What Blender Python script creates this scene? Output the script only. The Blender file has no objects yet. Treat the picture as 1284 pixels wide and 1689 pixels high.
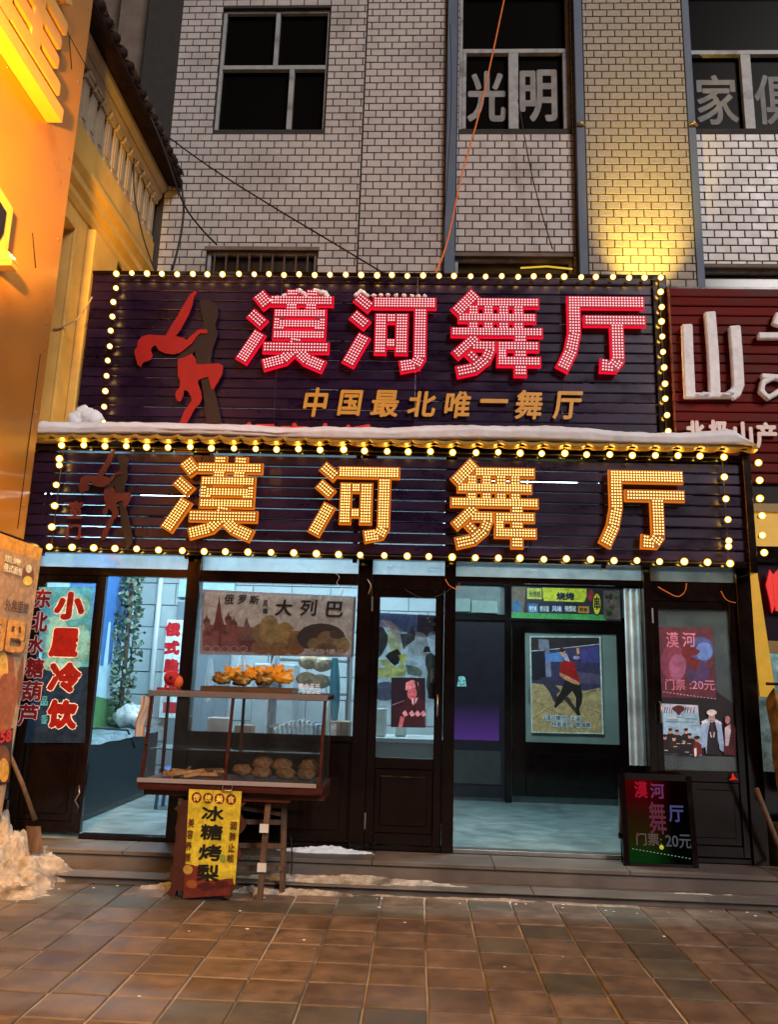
import bpy, math, random
from mathutils import Vector, Matrix, noise
SC = bpy.context.scene
COL = SC.collection
rnd = random.Random(7)
R = math.radians
# ------------------------------------------------------------------ camera, world, sun, exposure
FPX, CAMZ = 1290.0, 1.6
cam_rot = Matrix.Rotation(R(2.5), 3, 'Z') @ Matrix.Rotation(R(102.1), 3, 'X') @ Matrix.Rotation(R(1.7), 3, 'Z')
cd = bpy.data.cameras.new('camera')
cd.sensor_fit = 'HORIZONTAL'; cd.sensor_width = 36; cd.lens = 36 * FPX / 1284; cd.clip_end = 400; cd.clip_start = .05
cam = bpy.data.objects.new('camera', cd); COL.objects.link(cam)
cam.matrix_world = Matrix.Translation((0, 0, CAMZ)) @ cam_rot.to_4x4()
SC.camera = cam
SC.view_settings.view_transform = 'Standard'; SC.view_settings.look = 'None'
SC.view_settings.exposure = 0; SC.view_settings.gamma = 1; SC.view_settings.use_curve_mapping = False
SC.cycles.use_denoising = True
SC.cycles.max_bounces = 8; SC.cycles.transparent_max_bounces = 16
SC.cycles.sample_clamp_indirect = 4
W = bpy.data.worlds.new('World'); SC.world = W; W.use_nodes = True
nt = W.node_tree; nt.nodes.clear()
sky = nt.nodes.new('ShaderNodeTexSky'); sky.sky_type = 'NISHITA'; sky.sun_disc = False
sky.sun_elevation = R(-4); sky.sun_rotation = R(188)
bg = nt.nodes.new('ShaderNodeBackground'); bg.inputs[1].default_value = .02
wo = nt.nodes.new('ShaderNodeOutputWorld')
nt.links.new(sky.outputs[0], bg.inputs[0]); nt.links.new(bg.outputs[0], wo.inputs[0])
sl = bpy.data.lights.new('street_glow', 'SUN'); sl.energy = 2.2; sl.angle = R(20); sl.color = (1, .93, .90)
so = bpy.data.objects.new('street_glow', sl); COL.objects.link(so)
so.rotation_euler = Vector((-.46, .72, -.50)).to_track_quat('-Z', 'Y').to_euler()


def lamp(name, kind, loc, energy, color, size=.1, aim=None, spot=None, blend=.6, sizey=None, parent=None):
    l = bpy.data.lights.new(name, kind); l.energy = energy; l.color = color
    if kind == 'AREA':
        l.size = size
        if sizey: l.shape = 'RECTANGLE'; l.size_y = sizey
    else: l.shadow_soft_size = size
    if spot: l.spot_size = R(spot); l.spot_blend = blend
    o = bpy.data.objects.new(name, l); COL.objects.link(o); o.location = loc
    if aim is not None: o.rotation_euler = (Vector(aim) - Vector(loc)).to_track_quat('-Z', 'Y').to_euler()
    if parent is not None: o.parent = parent; o.location = Vector(loc) - parent.location
    return o


# ------------------------------------------------------------------ measuring helpers: a pixel of the survey photo onto a real plane
def ray(px, py): return cam_rot @ Vector(((px - 642) / FPX, -(py - 844.5) / FPX, -1))
def U(px, py, Y):
    d = ray(px, py); t = Y / d.y
    return Vector((d.x * t, Y, CAMZ + d.z * t))
def UX(px, py, X):
    d = ray(px, py); t = X / d.x
    return Vector((X, d.y * t, CAMZ + d.z * t))
def UZ(px, py, Z):
    d = ray(px, py); t = (Z - CAMZ) / d.z
    return Vector((d.x * t, d.y * t, Z))
def rect(x0, y0, x1, y1, Y):
    xm, ym = (x0 + x1) / 2, (y0 + y1) / 2
    return U(x0, ym, Y).x, U(x1, ym, Y).x, U(xm, y1, Y).z, U(xm, y0, Y).z     # X0 X1 Z0 Z1


# ------------------------------------------------------------------ materials
def lin(c): return tuple(((v / 255) / 12.92 if v / 255 <= .04045 else ((v / 255 + .055) / 1.055) ** 2.4) for v in c)
MC = {}
def mat(name, col, rough=.6, metal=0, noise_amt=.15, scale=8, bump=0, emit=None, es=0, spec=.5, coat=0, sample=True, col2=None, dirt=None, rvar=0, stretch=None, perobj=0, trans=0):
    if name in MC: return MC[name]
    m = bpy.data.materials.new(name); m.use_nodes = True
    n = m.node_tree; b = n.nodes['Principled BSDF']; L = n.links.new
    b.inputs['Base Color'].default_value = (*col, 1); b.inputs['Roughness'].default_value = rough
    b.inputs['Metallic'].default_value = metal; b.inputs['Specular IOR Level'].default_value = spec
    b.inputs['Coat Weight'].default_value = coat
    b.inputs['Transmission Weight'].default_value = trans
    if noise_amt or bump or col2 or rvar:
        tc = n.nodes.new('ShaderNodeTexCoord'); mp = n.nodes.new('ShaderNodeMapping'); L(tc.outputs['Object'], mp.inputs[0])
        if stretch: mp.inputs['Scale'].default_value = stretch
        nz = n.nodes.new('ShaderNodeTexNoise'); nz.inputs['Scale'].default_value = scale; nz.inputs['Detail'].default_value = 6
        nz.inputs['Roughness'].default_value = .62
        L(mp.outputs[0], nz.inputs['Vector'])
        if perobj:
            oi = n.nodes.new('ShaderNodeObjectInfo'); sc_ = n.nodes.new('ShaderNodeVectorMath'); sc_.operation = 'SCALE'
            sc_.inputs[0].default_value = (31, 57, 91); L(oi.outputs['Random'], sc_.inputs['Scale']); L(sc_.outputs[0], mp.inputs['Location'])
        if noise_amt or col2:
            rp = n.nodes.new('ShaderNodeValToRGB')
            a = tuple(max(0, c * (1 - noise_amt)) for c in col); c2 = col2 or tuple(min(1, c * (1 + noise_amt)) for c in col)
            rp.color_ramp.elements[0].position = .33; rp.color_ramp.elements[1].position = .68
            rp.color_ramp.elements[0].color = (*a, 1); rp.color_ramp.elements[1].color = (*c2, 1)
            L(nz.outputs['Fac'], rp.inputs[0]); out = rp.outputs[0]
            if perobj:
                hs = n.nodes.new('ShaderNodeHueSaturation'); mr = n.nodes.new('ShaderNodeMapRange')
                mr.inputs['To Min'].default_value = 1 - perobj; mr.inputs['To Max'].default_value = 1 + perobj
                L(oi.outputs['Random'], mr.inputs[0]); L(mr.outputs[0], hs.inputs['Value']); L(out, hs.inputs['Color']); out = hs.outputs[0]
            if dirt:
                n2 = n.nodes.new('ShaderNodeTexNoise'); n2.inputs['Scale'].default_value = scale * .3; n2.inputs['Detail'].default_value = 8
                L(mp.outputs[0], n2.inputs['Vector'])
                r2 = n.nodes.new('ShaderNodeValToRGB'); r2.color_ramp.elements[0].position = .52; r2.color_ramp.elements[1].position = .72
                L(n2.outputs['Fac'], r2.inputs[0])
                mx = n.nodes.new('ShaderNodeMixRGB'); mx.inputs[2].default_value = (*dirt, 1)
                L(r2.outputs[0], mx.inputs[0]); L(out, mx.inputs[1]); out = mx.outputs[0]
            L(out, b.inputs['Base Color'])
        if bump:
            bp = n.nodes.new('ShaderNodeBump'); bp.inputs['Strength'].default_value = bump; bp.inputs['Distance'].default_value = .02
            L(nz.outputs['Fac'], bp.inputs['Height']); L(bp.outputs[0], b.inputs['Normal'])
        if rvar:
            mr2 = n.nodes.new('ShaderNodeMapRange'); mr2.inputs['To Min'].default_value = max(.02, rough - rvar); mr2.inputs['To Max'].default_value = min(1, rough + rvar)
            mr2.inputs['From Min'].default_value = .3; mr2.inputs['From Max'].default_value = .7
            L(nz.outputs['Fac'], mr2.inputs[0]); L(mr2.outputs[0], b.inputs['Roughness'])
    if emit:
        b.inputs['Emission Color'].default_value = (*emit, 1); b.inputs['Emission Strength'].default_value = es
        if not sample: m.cycles.emission_sampling = 'NONE'
    MC[name] = m
    return m

def glow(name, col, s, sample=True):
    if name in MC: return MC[name]
    m = bpy.data.materials.new(name); m.use_nodes = True; n = m.node_tree; n.nodes.clear()
    e = n.nodes.new('ShaderNodeEmission'); o = n.nodes.new('ShaderNodeOutputMaterial')
    e.inputs[0].default_value = (*col, 1); e.inputs[1].default_value = s; n.links.new(e.outputs[0], o.inputs[0])
    if not sample: m.cycles.emission_sampling = 'NONE'
    MC[name] = m; return m

def glassmat(name, tint=(1, 1, 1), refl=.12, rough=.03, haze=0, hazecol=(.6, .65, .68)):
    if name in MC: return MC[name]
    m = bpy.data.materials.new(name); m.use_nodes = True; n = m.node_tree; n.nodes.clear(); L = n.links.new
    o = n.nodes.new('ShaderNodeOutputMaterial'); t = n.nodes.new('ShaderNodeBsdfTransparent'); t.inputs[0].default_value = (*tint, 1)
    g = n.nodes.new('ShaderNodeBsdfGlossy'); g.inputs['Roughness'].default_value = rough
    f = n.nodes.new('ShaderNodeFresnel'); f.inputs[0].default_value = 1.5
    ad = n.nodes.new('ShaderNodeMath'); ad.operation = 'ADD'; ad.inputs[1].default_value = refl * .3; L(f.outputs[0], ad.inputs[0])
    mx = n.nodes.new('ShaderNodeMixShader'); L(ad.outputs[0], mx.inputs[0]); L(t.outputs[0], mx.inputs[1]); L(g.outputs[0], mx.inputs[2])
    last = mx.outputs[0]
    if haze:
        d = n.nodes.new('ShaderNodeBsdfTranslucent'); d.inputs[0].default_value = (*hazecol, 1)
        df = n.nodes.new('ShaderNodeBsdfDiffuse'); df.inputs[0].default_value = (*hazecol, 1)
        m1 = n.nodes.new('ShaderNodeMixShader'); m1.inputs[0].default_value = .5; L(d.outputs[0], m1.inputs[1]); L(df.outputs[0], m1.inputs[2])
        nz = n.nodes.new('ShaderNodeTexNoise'); nz.inputs['Scale'].default_value = 3; nz.inputs['Detail'].default_value = 6
        tc = n.nodes.new('ShaderNodeTexCoord'); L(tc.outputs['Object'], nz.inputs['Vector'])
        mr = n.nodes.new('ShaderNodeMapRange'); mr.inputs['From Min'].default_value = .3; mr.inputs['From Max'].default_value = .7
        mr.inputs['To Min'].default_value = haze * .4; mr.inputs['To Max'].default_value = haze * 1.4; L(nz.outputs['Fac'], mr.inputs[0])
        m2 = n.nodes.new('ShaderNodeMixShader'); L(mr.outputs[0], m2.inputs[0]); L(last, m2.inputs[1]); L(m1.outputs[0], m2.inputs[2]); last = m2.outputs[0]
    L(last, o.inputs[0]); MC[name] = m; return m

def mottle(n, sock):
    # uneven photographic print: two scales of tone variation
    tc = n.nodes.new('ShaderNodeTexCoord'); a = n.nodes.new('ShaderNodeTexNoise'); a.inputs['Scale'].default_value = 13; a.inputs['Detail'].default_value = 9; a.inputs['Roughness'].default_value = .72; a.inputs['Distortion'].default_value = .8
    mr = n.nodes.new('ShaderNodeMapRange'); mr.inputs['From Min'].default_value = .32; mr.inputs['From Max'].default_value = .68; mr.inputs['To Min'].default_value = .55; mr.inputs['To Max'].default_value = 1.45
    hs = n.nodes.new('ShaderNodeHueSaturation'); hs.inputs['Color'].default_value = sock.default_value
    L = n.links.new; L(tc.outputs['Object'], a.inputs['Vector']); L(a.outputs['Fac'], mr.inputs[0]); L(mr.outputs[0], hs.inputs['Value']); L(hs.outputs[0], sock)

def ink(c, k=1.0, glossy=.45):
    """printed colour given as the sRGB it has on the print"""
    key = 'print_%d_%d_%d_%d' % (*c, int(k * 100))
    if key in MC: return MC[key]
    m = bpy.data.materials.new(key); m.use_nodes = True
    b = m.node_tree.nodes['Principled BSDF']; b.inputs['Base Color'].default_value = (*[min(.92, v * k * 1.35 + .002) for v in lin(c)], 1)
    b.inputs['Roughness'].default_value = glossy
    mottle(m.node_tree, b.inputs['Base Color'])
    MC[key] = m; return m

def film(c, k=1.0):
    """translucent printed film stuck on glass: lit from both sides"""
    key = 'film_%d_%d_%d' % tuple(c)
    if key in MC: return MC[key]
    m = bpy.data.materials.new(key); m.use_nodes = True; n = m.node_tree; n.nodes.clear(); L = n.links.new
    o = n.nodes.new('ShaderNodeOutputMaterial'); cc = (*[min(.9, v * k * 1.7 + .004) for v in lin(c)], 1)
    a = n.nodes.new('ShaderNodeBsdfTranslucent'); a.inputs[0].default_value = cc
    d = n.nodes.new('ShaderNodeBsdfDiffuse'); d.inputs[0].default_value = cc
    mottle(n, a.inputs[0]); mottle(n, d.inputs[0]); x = n.nodes.new('ShaderNodeMixShader'); x.inputs[0].default_value = .4; L(a.outputs[0], x.inputs[1]); L(d.outputs[0], x.inputs[2]); L(x.outputs[0], o.inputs[0])
    MC[key] = m; return m

brick_m = mat('glazed_brick', (.50, .445, .42), .38, noise_amt=.08, scale=5, perobj=.10, dirt=(.40, .35, .33), rvar=.1)
wavy_m = mat('wavy_glazed_brick', (.40, .34, .27), .33, noise_amt=.14, scale=24, bump=.8, stretch=(1, 1, 3.2), perobj=.12)
mortar_m = mat('dark_mortar', (.035, .03, .028), .9)
strip_m = mat('blue_grey_paint', (.085, .115, .18), .6, noise_amt=.1, scale=3)
concrete_m = mat('old_concrete', (.16, .115, .09), .85, noise_amt=.3, scale=2, bump=.2)
winframe_m = mat('white_window_frame', (.34, .34, .34), .5, noise_amt=.15, scale=12, dirt=(.12, .10, .09))
darkpane_m = mat('dark_window_glass', (.004, .003, .003), .3, noise_amt=0, spec=.03)
pane_stain_m = mat('dim_window_glass', (.05, .035, .01), .15, noise_amt=.5, scale=3, stretch=(.4, 1, 6))
paper_m = mat('paper_letters', (.26, .25, .24), .8, noise_amt=.2, scale=6)
purple_m = mat('purple_black_slat', (.013, .005, .026), .32, metal=.1, noise_amt=.35, scale=4, rvar=.12, stretch=(.5, 1, 1), coat=.03, spec=.3, perobj=.25)
redslat_m = mat('dark_red_slat', (.12, .008, .005), .6, spec=.12, noise_amt=.3, scale=3, rvar=.12, perobj=.12)
snow_m = mat('snow', (.86, .87, .92), .6, noise_amt=.04, scale=6, bump=.35, dirt=(.66, .65, .68))
dirtysnow_m = mat('dirty_snow', (.42, .36, .30), .7, noise_amt=.35, scale=16, bump=1.0, dirt=(.11, .08, .055))
frame_m = mat('brown_black_metal', (.007, .0035, .003), .14, metal=.0, noise_amt=.3, scale=5, rvar=.06, bump=.04, spec=.4)
wood_m = mat('red_brown_wood', (.055, .010, .006), .35, noise_amt=.35, scale=6, stretch=(1, 1, 6), rvar=.1)
oldwood_m = mat('old_wood', (.10, .055, .03), .7, noise_amt=.4, scale=9, stretch=(4, 4, .6), bump=.2)
steel_m = mat('dull_steel', (.42, .40, .38), .35, metal=.9, noise_amt=.15, scale=8)
gold_m = mat('golden_roof_edge', (.42, .26, .05), .4, metal=.3, noise_amt=.2)
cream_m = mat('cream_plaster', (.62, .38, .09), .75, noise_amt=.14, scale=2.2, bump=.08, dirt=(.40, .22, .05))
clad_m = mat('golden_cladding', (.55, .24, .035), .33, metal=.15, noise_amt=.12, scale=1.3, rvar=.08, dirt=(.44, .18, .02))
roof_m = mat('dark_roof', (.03, .015, .013), .8, spec=.15, noise_amt=.4, scale=6, bump=.3)
tile_red = mat('red_brown_paving', (.165, .116, .084), .48, noise_amt=.38, scale=7, bump=.30, perobj=.22, dirt=(.10, .06, .045), rvar=.12)
tile_grey = mat('grey_green_paving', (.115, .100, .078), .48, noise_amt=.30, scale=7, bump=.20, perobj=.25, dirt=(.07, .06, .05), rvar=.12)
stone_m = mat('step_stone', (.13, .105, .09), .5, noise_amt=.3, scale=3, bump=.1, dirt=(.09, .07, .06), rvar=.12)
floor_m = mat('interior_floor', (.20, .27, .28), .5, noise_amt=.22, scale=6, bump=.3, dirt=(.09, .13, .14), rvar=.15)
block_m = mat('painted_block', (.42, .50, .52), .6, noise_amt=.1, scale=3)
ceil_m = mat('porch_ceiling', (.5, .56, .6), .7, noise_amt=.05)
glass = glassmat('window_glass', haze=.035)
glass_h = glassmat('frosted_transom_glass', haze=.55, hazecol=(.80, .88, .92))
plastic_m = glassmat('plastic_curtain', haze=.8, hazecol=(.75, .88, .90), refl=.3, rough=.15)
bulb_m = glow('bulb_glow', (1, .60, .16), 42)
_n = bulb_m.node_tree; _lw = _n.nodes.new('ShaderNodeLayerWeight'); _lw.inputs[0].default_value = .5
_r = _n.nodes.new('ShaderNodeValToRGB'); _r.color_ramp.elements[0].position = .04; _r.color_ramp.elements[0].color = (1, .60, .13, 1); _r.color_ramp.elements[1].position = .36; _r.color_ramp.elements[1].color = (.06, .024, .0004, 1)  # amber limb in the emission colour stands in for each bulb's halo
_n.links.new(_lw.outputs['Facing'], _r.inputs[0]); _n.links.new(_r.outputs[0], [x for x in _n.nodes if x.type == 'EMISSION'][0].inputs[0])
socket_m = mat('bulb_socket', (.25, .18, .08), .6, noise_amt=0)
cable_m = mat('black_cable', (.01, .008, .008), .6, noise_amt=0)
tube_m = glow('cool_tube_glow', (.62, .88, 1), 16)


# ------------------------------------------------------------------ mesh builder
def prop(o, label=None, cat=None, group=None, kind=None):
    if label: o['label'] = label
    if cat: o['category'] = cat
    if group: o['group'] = group
    if kind: o['kind'] = kind
    return o

def root(name, loc, label, cat, group=None):
    o = bpy.data.objects.new(name, None); COL.objects.link(o); o.location = loc; o.empty_display_size = .1
    return prop(o, label, cat, group)

def wloc(o):
    v = Vector((0, 0, 0))
    while o is not None: v += o.location; o = o.parent
    return v

class MB:
    def __init__(s): s.v = []; s.f = []; s.m = []; s.sm = []
    def add(s, vs, fs, mi=0, smooth=False):
        b = len(s.v); s.v += [tuple(x) for x in vs]; s.f += [[i + b for i in f] for f in fs]; s.m += [mi] * len(fs); s.sm += [smooth] * len(fs)
    def box(s, x0, x1, y0, y1, z0, z1, mi=0):
        x0, x1 = min(x0, x1), max(x0, x1); y0, y1 = min(y0, y1), max(y0, y1); z0, z1 = min(z0, z1), max(z0, z1)
        s.add([(x0, y0, z0), (x1, y0, z0), (x1, y1, z0), (x0, y1, z0), (x0, y0, z1), (x1, y0, z1), (x1, y1, z1), (x0, y1, z1)],
              [(0, 3, 2, 1), (4, 5, 6, 7), (0, 1, 5, 4), (1, 2, 6, 5), (2, 3, 7, 6), (3, 0, 4, 7)], mi)
        return s
    def cbox(s, c, sx, sy, sz, mi=0): return s.box(c[0] - sx / 2, c[0] + sx / 2, c[1] - sy / 2, c[1] + sy / 2, c[2] - sz / 2, c[2] + sz / 2, mi)
    def bar(s, a, b, w, d=None, mi=0, up=None):
        a = Vector(a); b = Vector(b); d = d or w; t = (b - a).normalized()
        u = Vector(up) if up else (Vector((0, 1, 0)) if abs(t.y) < .8 else Vector((1, 0, 0)))
        r = t.cross(u).normalized(); u = r.cross(t)
        vs = []
        for p in (a, b):
            for i, j in ((-1, -1), (1, -1), (1, 1), (-1, 1)): vs.append(p + r * i * w / 2 + u * j * d / 2)
        s.add(vs, [(0, 1, 2, 3), (7, 6, 5, 4), (0, 4, 5, 1), (1, 5, 6, 2), (2, 6, 7, 3), (3, 7, 4, 0)], mi); return s
    def tube(s, pts, r, seg=6, mi=0):
        pts = [Vector(p) for p in pts]; vs = []; fs = []; n = len(pts)
        for i, p in enumerate(pts):
            t = (pts[min(i + 1, n - 1)] - pts[max(i - 1, 0)]).normalized()
            u = Vector((0, 0, 1)) if abs(t.z) < .9 else Vector((1, 0, 0))
            a = t.cross(u).normalized(); b = t.cross(a); rr = r[i] if isinstance(r, (list, tuple)) else r
            for k in range(seg):
                an = 2 * math.pi * k / seg; vs.append(p + a * math.cos(an) * rr + b * math.sin(an) * rr)
        for i in range(n - 1):
            for k in range(seg):
                fs.append((i * seg + k, i * seg + (k + 1) % seg, (i + 1) * seg + (k + 1) % seg, (i + 1) * seg + k))
        fs.append(tuple(range(seg))[::-1]); fs.append(tuple((n - 1) * seg + k for k in range(seg)))
        s.add(vs, fs, mi, seg > 5); return s
    def prism(s, pts, y0, y1, mi=0):          # pts (x,z) outline, any orientation; front face at y0
        a = sum(pts[i][0] * pts[(i + 1) % len(pts)][1] - pts[(i + 1) % len(pts)][0] * pts[i][1] for i in range(len(pts)))
        if a < 0: pts = pts[::-1]
        n = len(pts); vs = [(p[0], y0, p[1]) for p in pts] + [(p[0], y1, p[1]) for p in pts]
        fs = [tuple(range(n)), tuple(range(2 * n - 1, n - 1, -1))] + [((i + 1) % n, i, n + i, n + (i + 1) % n) for i in range(n)]
        s.add(vs, fs, mi); return s
    def sphere(s, c, r, seg=10, rings=6, sc=(1, 1, 1), mi=0, amp=0, freq=3, seed=0):
        vs = []; fs = []; c = Vector(c)
        def P(d):
            k = r * (1 + (amp * noise.noise(d * freq + Vector((seed, seed * 1.7, 0))) if amp else 0))
            return c + Vector((d.x * sc[0], d.y * sc[1], d.z * sc[2])) * k
        vs.append(P(Vector((0, 0, 1))))
        for i in range(1, rings):
            th = math.pi * i / rings
            for k in range(seg):
                an = 2 * math.pi * k / seg; vs.append(P(Vector((math.sin(th) * math.cos(an), math.sin(th) * math.sin(an), math.cos(th)))))
        vs.append(P(Vector((0, 0, -1))))
        for k in range(seg): fs.append((0, 1 + k, 1 + (k + 1) % seg))
        for i in range(rings - 2):
            for k in range(seg):
                a = 1 + i * seg; b = a + seg; fs.append((a + k, b + k, b + (k + 1) % seg, a + (k + 1) % seg))
        e = len(vs) - 1; a = 1 + (rings - 2) * seg
        for k in range(seg): fs.append((e, a + (k + 1) % seg, a + k))
        s.add(vs, fs, mi, True); return s
    def grid(s, fn, nu, nv, mi=0, smooth=True):
        vs = [fn(i / nu, j / nv) for j in range(nv + 1) for i in range(nu + 1)]
        s.add(vs, [(j * (nu + 1) + i, j * (nu + 1) + i + 1, (j + 1) * (nu + 1) + i + 1, (j + 1) * (nu + 1) + i) for j in range(nv) for i in range(nu)], mi, smooth); return s
    def mesh(s, name, mats, off=Vector((0, 0, 0))):
        me = bpy.data.meshes.new(name); me.from_pydata([(v[0] - off[0], v[1] - off[1], v[2] - off[2]) for v in s.v], [], s.f)
        for m in (mats if isinstance(mats, (list, tuple)) else [mats]): me.materials.append(m)
        me.polygons.foreach_set('material_index', s.m); me.polygons.foreach_set('use_smooth', s.sm); me.update(); return me
    def build(s, name, mats, parent=None, bevel=0, origin=None, **kw):
        off = wloc(parent) if parent else Vector((0, 0, 0)); o_loc = Vector((0, 0, 0))
        if parent is None and s.v:
            xs = [v[0] for v in s.v]; ys = [v[1] for v in s.v]; zs = [v[2] for v in s.v]
            off = Vector(((min(xs) + max(xs)) / 2, (min(ys) + max(ys)) / 2, min(zs))); o_loc = off
        o = bpy.data.objects.new(name, s.mesh(name, mats, off)); COL.objects.link(o); o.location = o_loc
        if parent: o.parent = parent
        if bevel:
            b = o.modifiers.new('bevel', 'BEVEL'); b.width = bevel; b.segments = 1; b.limit_method = 'ANGLE'
        return prop(o, **kw)

def inst(name, me, loc, parent=None, rot=None, scale=None, **kw):
    o = bpy.data.objects.new(name, me); COL.objects.link(o)
    o.location = Vector(loc) - (wloc(parent) if parent else Vector((0, 0, 0)))
    if parent: o.parent = parent
    if rot: o.rotation_euler = rot
    if scale: o.scale = scale
    return prop(o, **kw)

# ------------------------------------------------------------------ lettering with the built-in font
GC = {}
def glyphs(s, off, ext):
    k = (s, off, ext)
    if k not in GC:
        c = bpy.data.curves.new('t', 'FONT'); c.body = s; c.offset = off; c.extrude = ext; c.resolution_u = 4
        o = bpy.data.objects.new('t', c); COL.objects.link(o)
        dg = bpy.context.evaluated_depsgraph_get(); dg.update()
        me = bpy.data.meshes.new_from_object(o.evaluated_get(dg)); bpy.data.objects.remove(o)
        vs = [v.co.copy() for v in me.vertices]; fs = [tuple(p.vertices) for p in me.polygons]
        GC[k] = (vs, fs); bpy.data.meshes.remove(me)
    return GC[k]

def text_to(m, s, x0, x1, z0, z1, Y, mi=0, bold=0, ext=.0, off=0, shear=0, frame=None):
    """fit string into world rectangle of plane Y; bold = outline growth in metres; frame(x,y,z)->point for other planes"""
    vs, fs = glyphs(s, off, .5 if ext else 0)
    a0, a1 = min(v.x for v in vs), max(v.x for v in vs); b0, b1 = min(v.y for v in vs), max(v.y for v in vs)
    if b1 - b0 < .3 * (a1 - a0) and len(s) == 1: m_ = (b0 + b1) / 2; b0, b1 = m_ - .4, m_ + .4
    x0 += bold; x1 -= bold; z0 += bold; z1 -= bold
    ks = [(0, 0)] if not bold else [(math.cos(k * math.pi / 4) * bold, math.sin(k * math.pi / 4) * bold) for k in range(8)]
    for i, (dx, dz) in enumerate(ks):
        out = []
        for v in vs:
            x = x0 + (v.x - a0) / (a1 - a0) * (x1 - x0) + dx; z = z0 + (v.y - b0) / (b1 - b0) * (z1 - z0) + dz
            y = Y - .00003 * i - (ext * (v.z + .5) if ext else 0)
            x += shear * (z - z0)
            out.append(frame(x, y, z) if frame else (x, y, z))
        m.add(out, fs, mi)

def text_px(m, s, px, Y, **kw):
    x0, x1, z0, z1 = rect(*px, Y); text_to(m, s, x0, x1, z0, z1, Y, **kw)

class Print:
    """flat print on a plane facing the street: layered sheets half a millimetre apart"""
    def __init__(s, Y, tr=None): s.Y = Y; s.m = MB(); s.mats = []; s.l = 0; s.tr = tr or (lambda p: p)
    def mi(s, m):
        if m not in s.mats: s.mats.append(m)
        return s.mats.index(m)
    def poly(s, pts, m, world=False):
        s.l += 1; y = s.Y - .0002 * s.l
        q = [(p[0], p[1]) for p in pts] if world else [(lambda w: (w.x, w.z))(U(*s.tr(p), s.Y)) for p in pts]
        a = sum(q[i][0] * q[(i + 1) % len(q)][1] - q[(i + 1) % len(q)][0] * q[i][1] for i in range(len(q)))
        if a < 0: q = q[::-1]
        s.m.add([(x, y, z) for x, z in q], [tuple(range(len(q)))], s.mi(m)); return s
    def rect(s, x0, y0, x1, y1, m):
        X0, X1, Z0, Z1 = rect(*s.tr((x0, y0)), *s.tr((x1, y1)), s.Y); return s.poly([(X0, Z0), (X1, Z0), (X1, Z1), (X0, Z1)], m, True)
    def ell(s, cx, cy, rx, ry, m, n=16, a0=0, a1=360, rot=0):
        c, sn = math.cos(R(rot)), math.sin(R(rot))
        pts = []
        for k in range(n):
            a = R(a0 + (a1 - a0) * k / (n if a1 - a0 == 360 else n - 1)); x, y = rx * math.cos(a), ry * math.sin(a)
            pts.append((cx + x * c - y * sn, cy + x * sn + y * c))
        return s.poly(pts, m)
    def line(s, pts, w, m):
        for i in range(len(pts) - 1):
            (x0, y0), (x1, y1) = pts[i], pts[i + 1]; L_ = math.hypot(x1 - x0, y1 - y0) or 1; nx, ny = -(y1 - y0) / L_ * w / 2, (x1 - x0) / L_ * w / 2
            s.poly([(x0 + nx, y0 + ny), (x1 + nx, y1 + ny), (x1 - nx, y1 - ny), (x0 - nx, y0 - ny)], m)
        return s
    def text(s, t, px, m, **kw):
        s.l += 2; a = s.tr(px[:2]); b = s.tr(px[2:]); x0, x1, z0, z1 = rect(*a, *b, s.Y)
        text_to(s.m, t, x0, x1, z0, z1, s.Y - .0002 * s.l, mi=s.mi(m), **kw); return s
    def build(s, name, parent=None, **kw): return s.m.build(name, s.mats, parent, **kw)

# ================================================================== GROUND
GY = 6.43
g = MB(); g.grid(lambda u, v: (-30 + 60 * u, -40 + (GY + 40) * v, -.012), 4, 4, 0, False)
joint_m = mat('snow_filled_joint', (.10, .08, .07), .8, noise_amt=.4, scale=3, col2=(.60, .56, .52), stretch=(1, .35, 1))
ground = g.build('pavement', joint_m, kind='structure')
far = MB(); 
# beyond the separate slabs the pavement goes on as one patterned sheet
pm = bpy.data.materials.new('far_paving'); pm.use_nodes = True; n = pm.node_tree; b = n.nodes['Principled BSDF']; L = n.links.new
tc = n.nodes.new('ShaderNodeTexCoord'); br = n.nodes.new('ShaderNodeTexBrick'); L(tc.outputs['Object'], br.inputs['Vector'])
br.offset = 0; br.inputs['Scale'].default_value = 1; br.inputs['Brick Width'].default_value = .32; br.inputs['Row Height'].default_value = .3
br.inputs['Mortar Size'].default_value = .006; br.inputs['Color1'].default_value = (.17, .085, .055, 1); br.inputs['Color2'].default_value = (.12, .09, .065, 1); br.inputs['Mortar'].default_value = (.3, .25, .2, 1)
L(br.outputs[0], b.inputs['Base Color']); b.inputs['Roughness'].default_value = .5
TX0, TX1, TY0 = .075 - .32 * 13, .075 + .32 * 13, GY - .3 * 12
for x0, x1, y0, y1 in ((-12, 14, -12, TY0 - .01), (-12, TX0 - .01, TY0 - .01, GY), (TX1 + .01, 14, TY0 - .01, GY)):
    far.add([(x0, y0, 0), (x1, y0, 0), (x1, y1, 0), (x0, y1, 0)], [(0, 1, 2, 3)])
far.build('far_pavement', pm, kind='structure')
def tile_mesh(w, d, h, m, name):
    t = MB(); c = .005
    bot = [(-w / 2, -d / 2), (w / 2, -d / 2), (w / 2, d / 2), (-w / 2, d / 2)]; top = [(x * (1 - 2 * c / w), y * (1 - 2 * c / d)) for x, y in bot]
    vs = [(x, y, -h) for x, y in bot] + [(x, y, -c) for x, y in bot] + [(x, y, 0) for x, y in top]
    fs = [(8, 9, 10, 11)] + [(i, (i + 1) % 4, 4 + (i + 1) % 4, 4 + i) for i in range(4)] + [(4 + i, 4 + (i + 1) % 4, 8 + (i + 1) % 4, 8 + i) for i in range(4)]
    t.add(vs, fs); return t.mesh(name, m)
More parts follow.
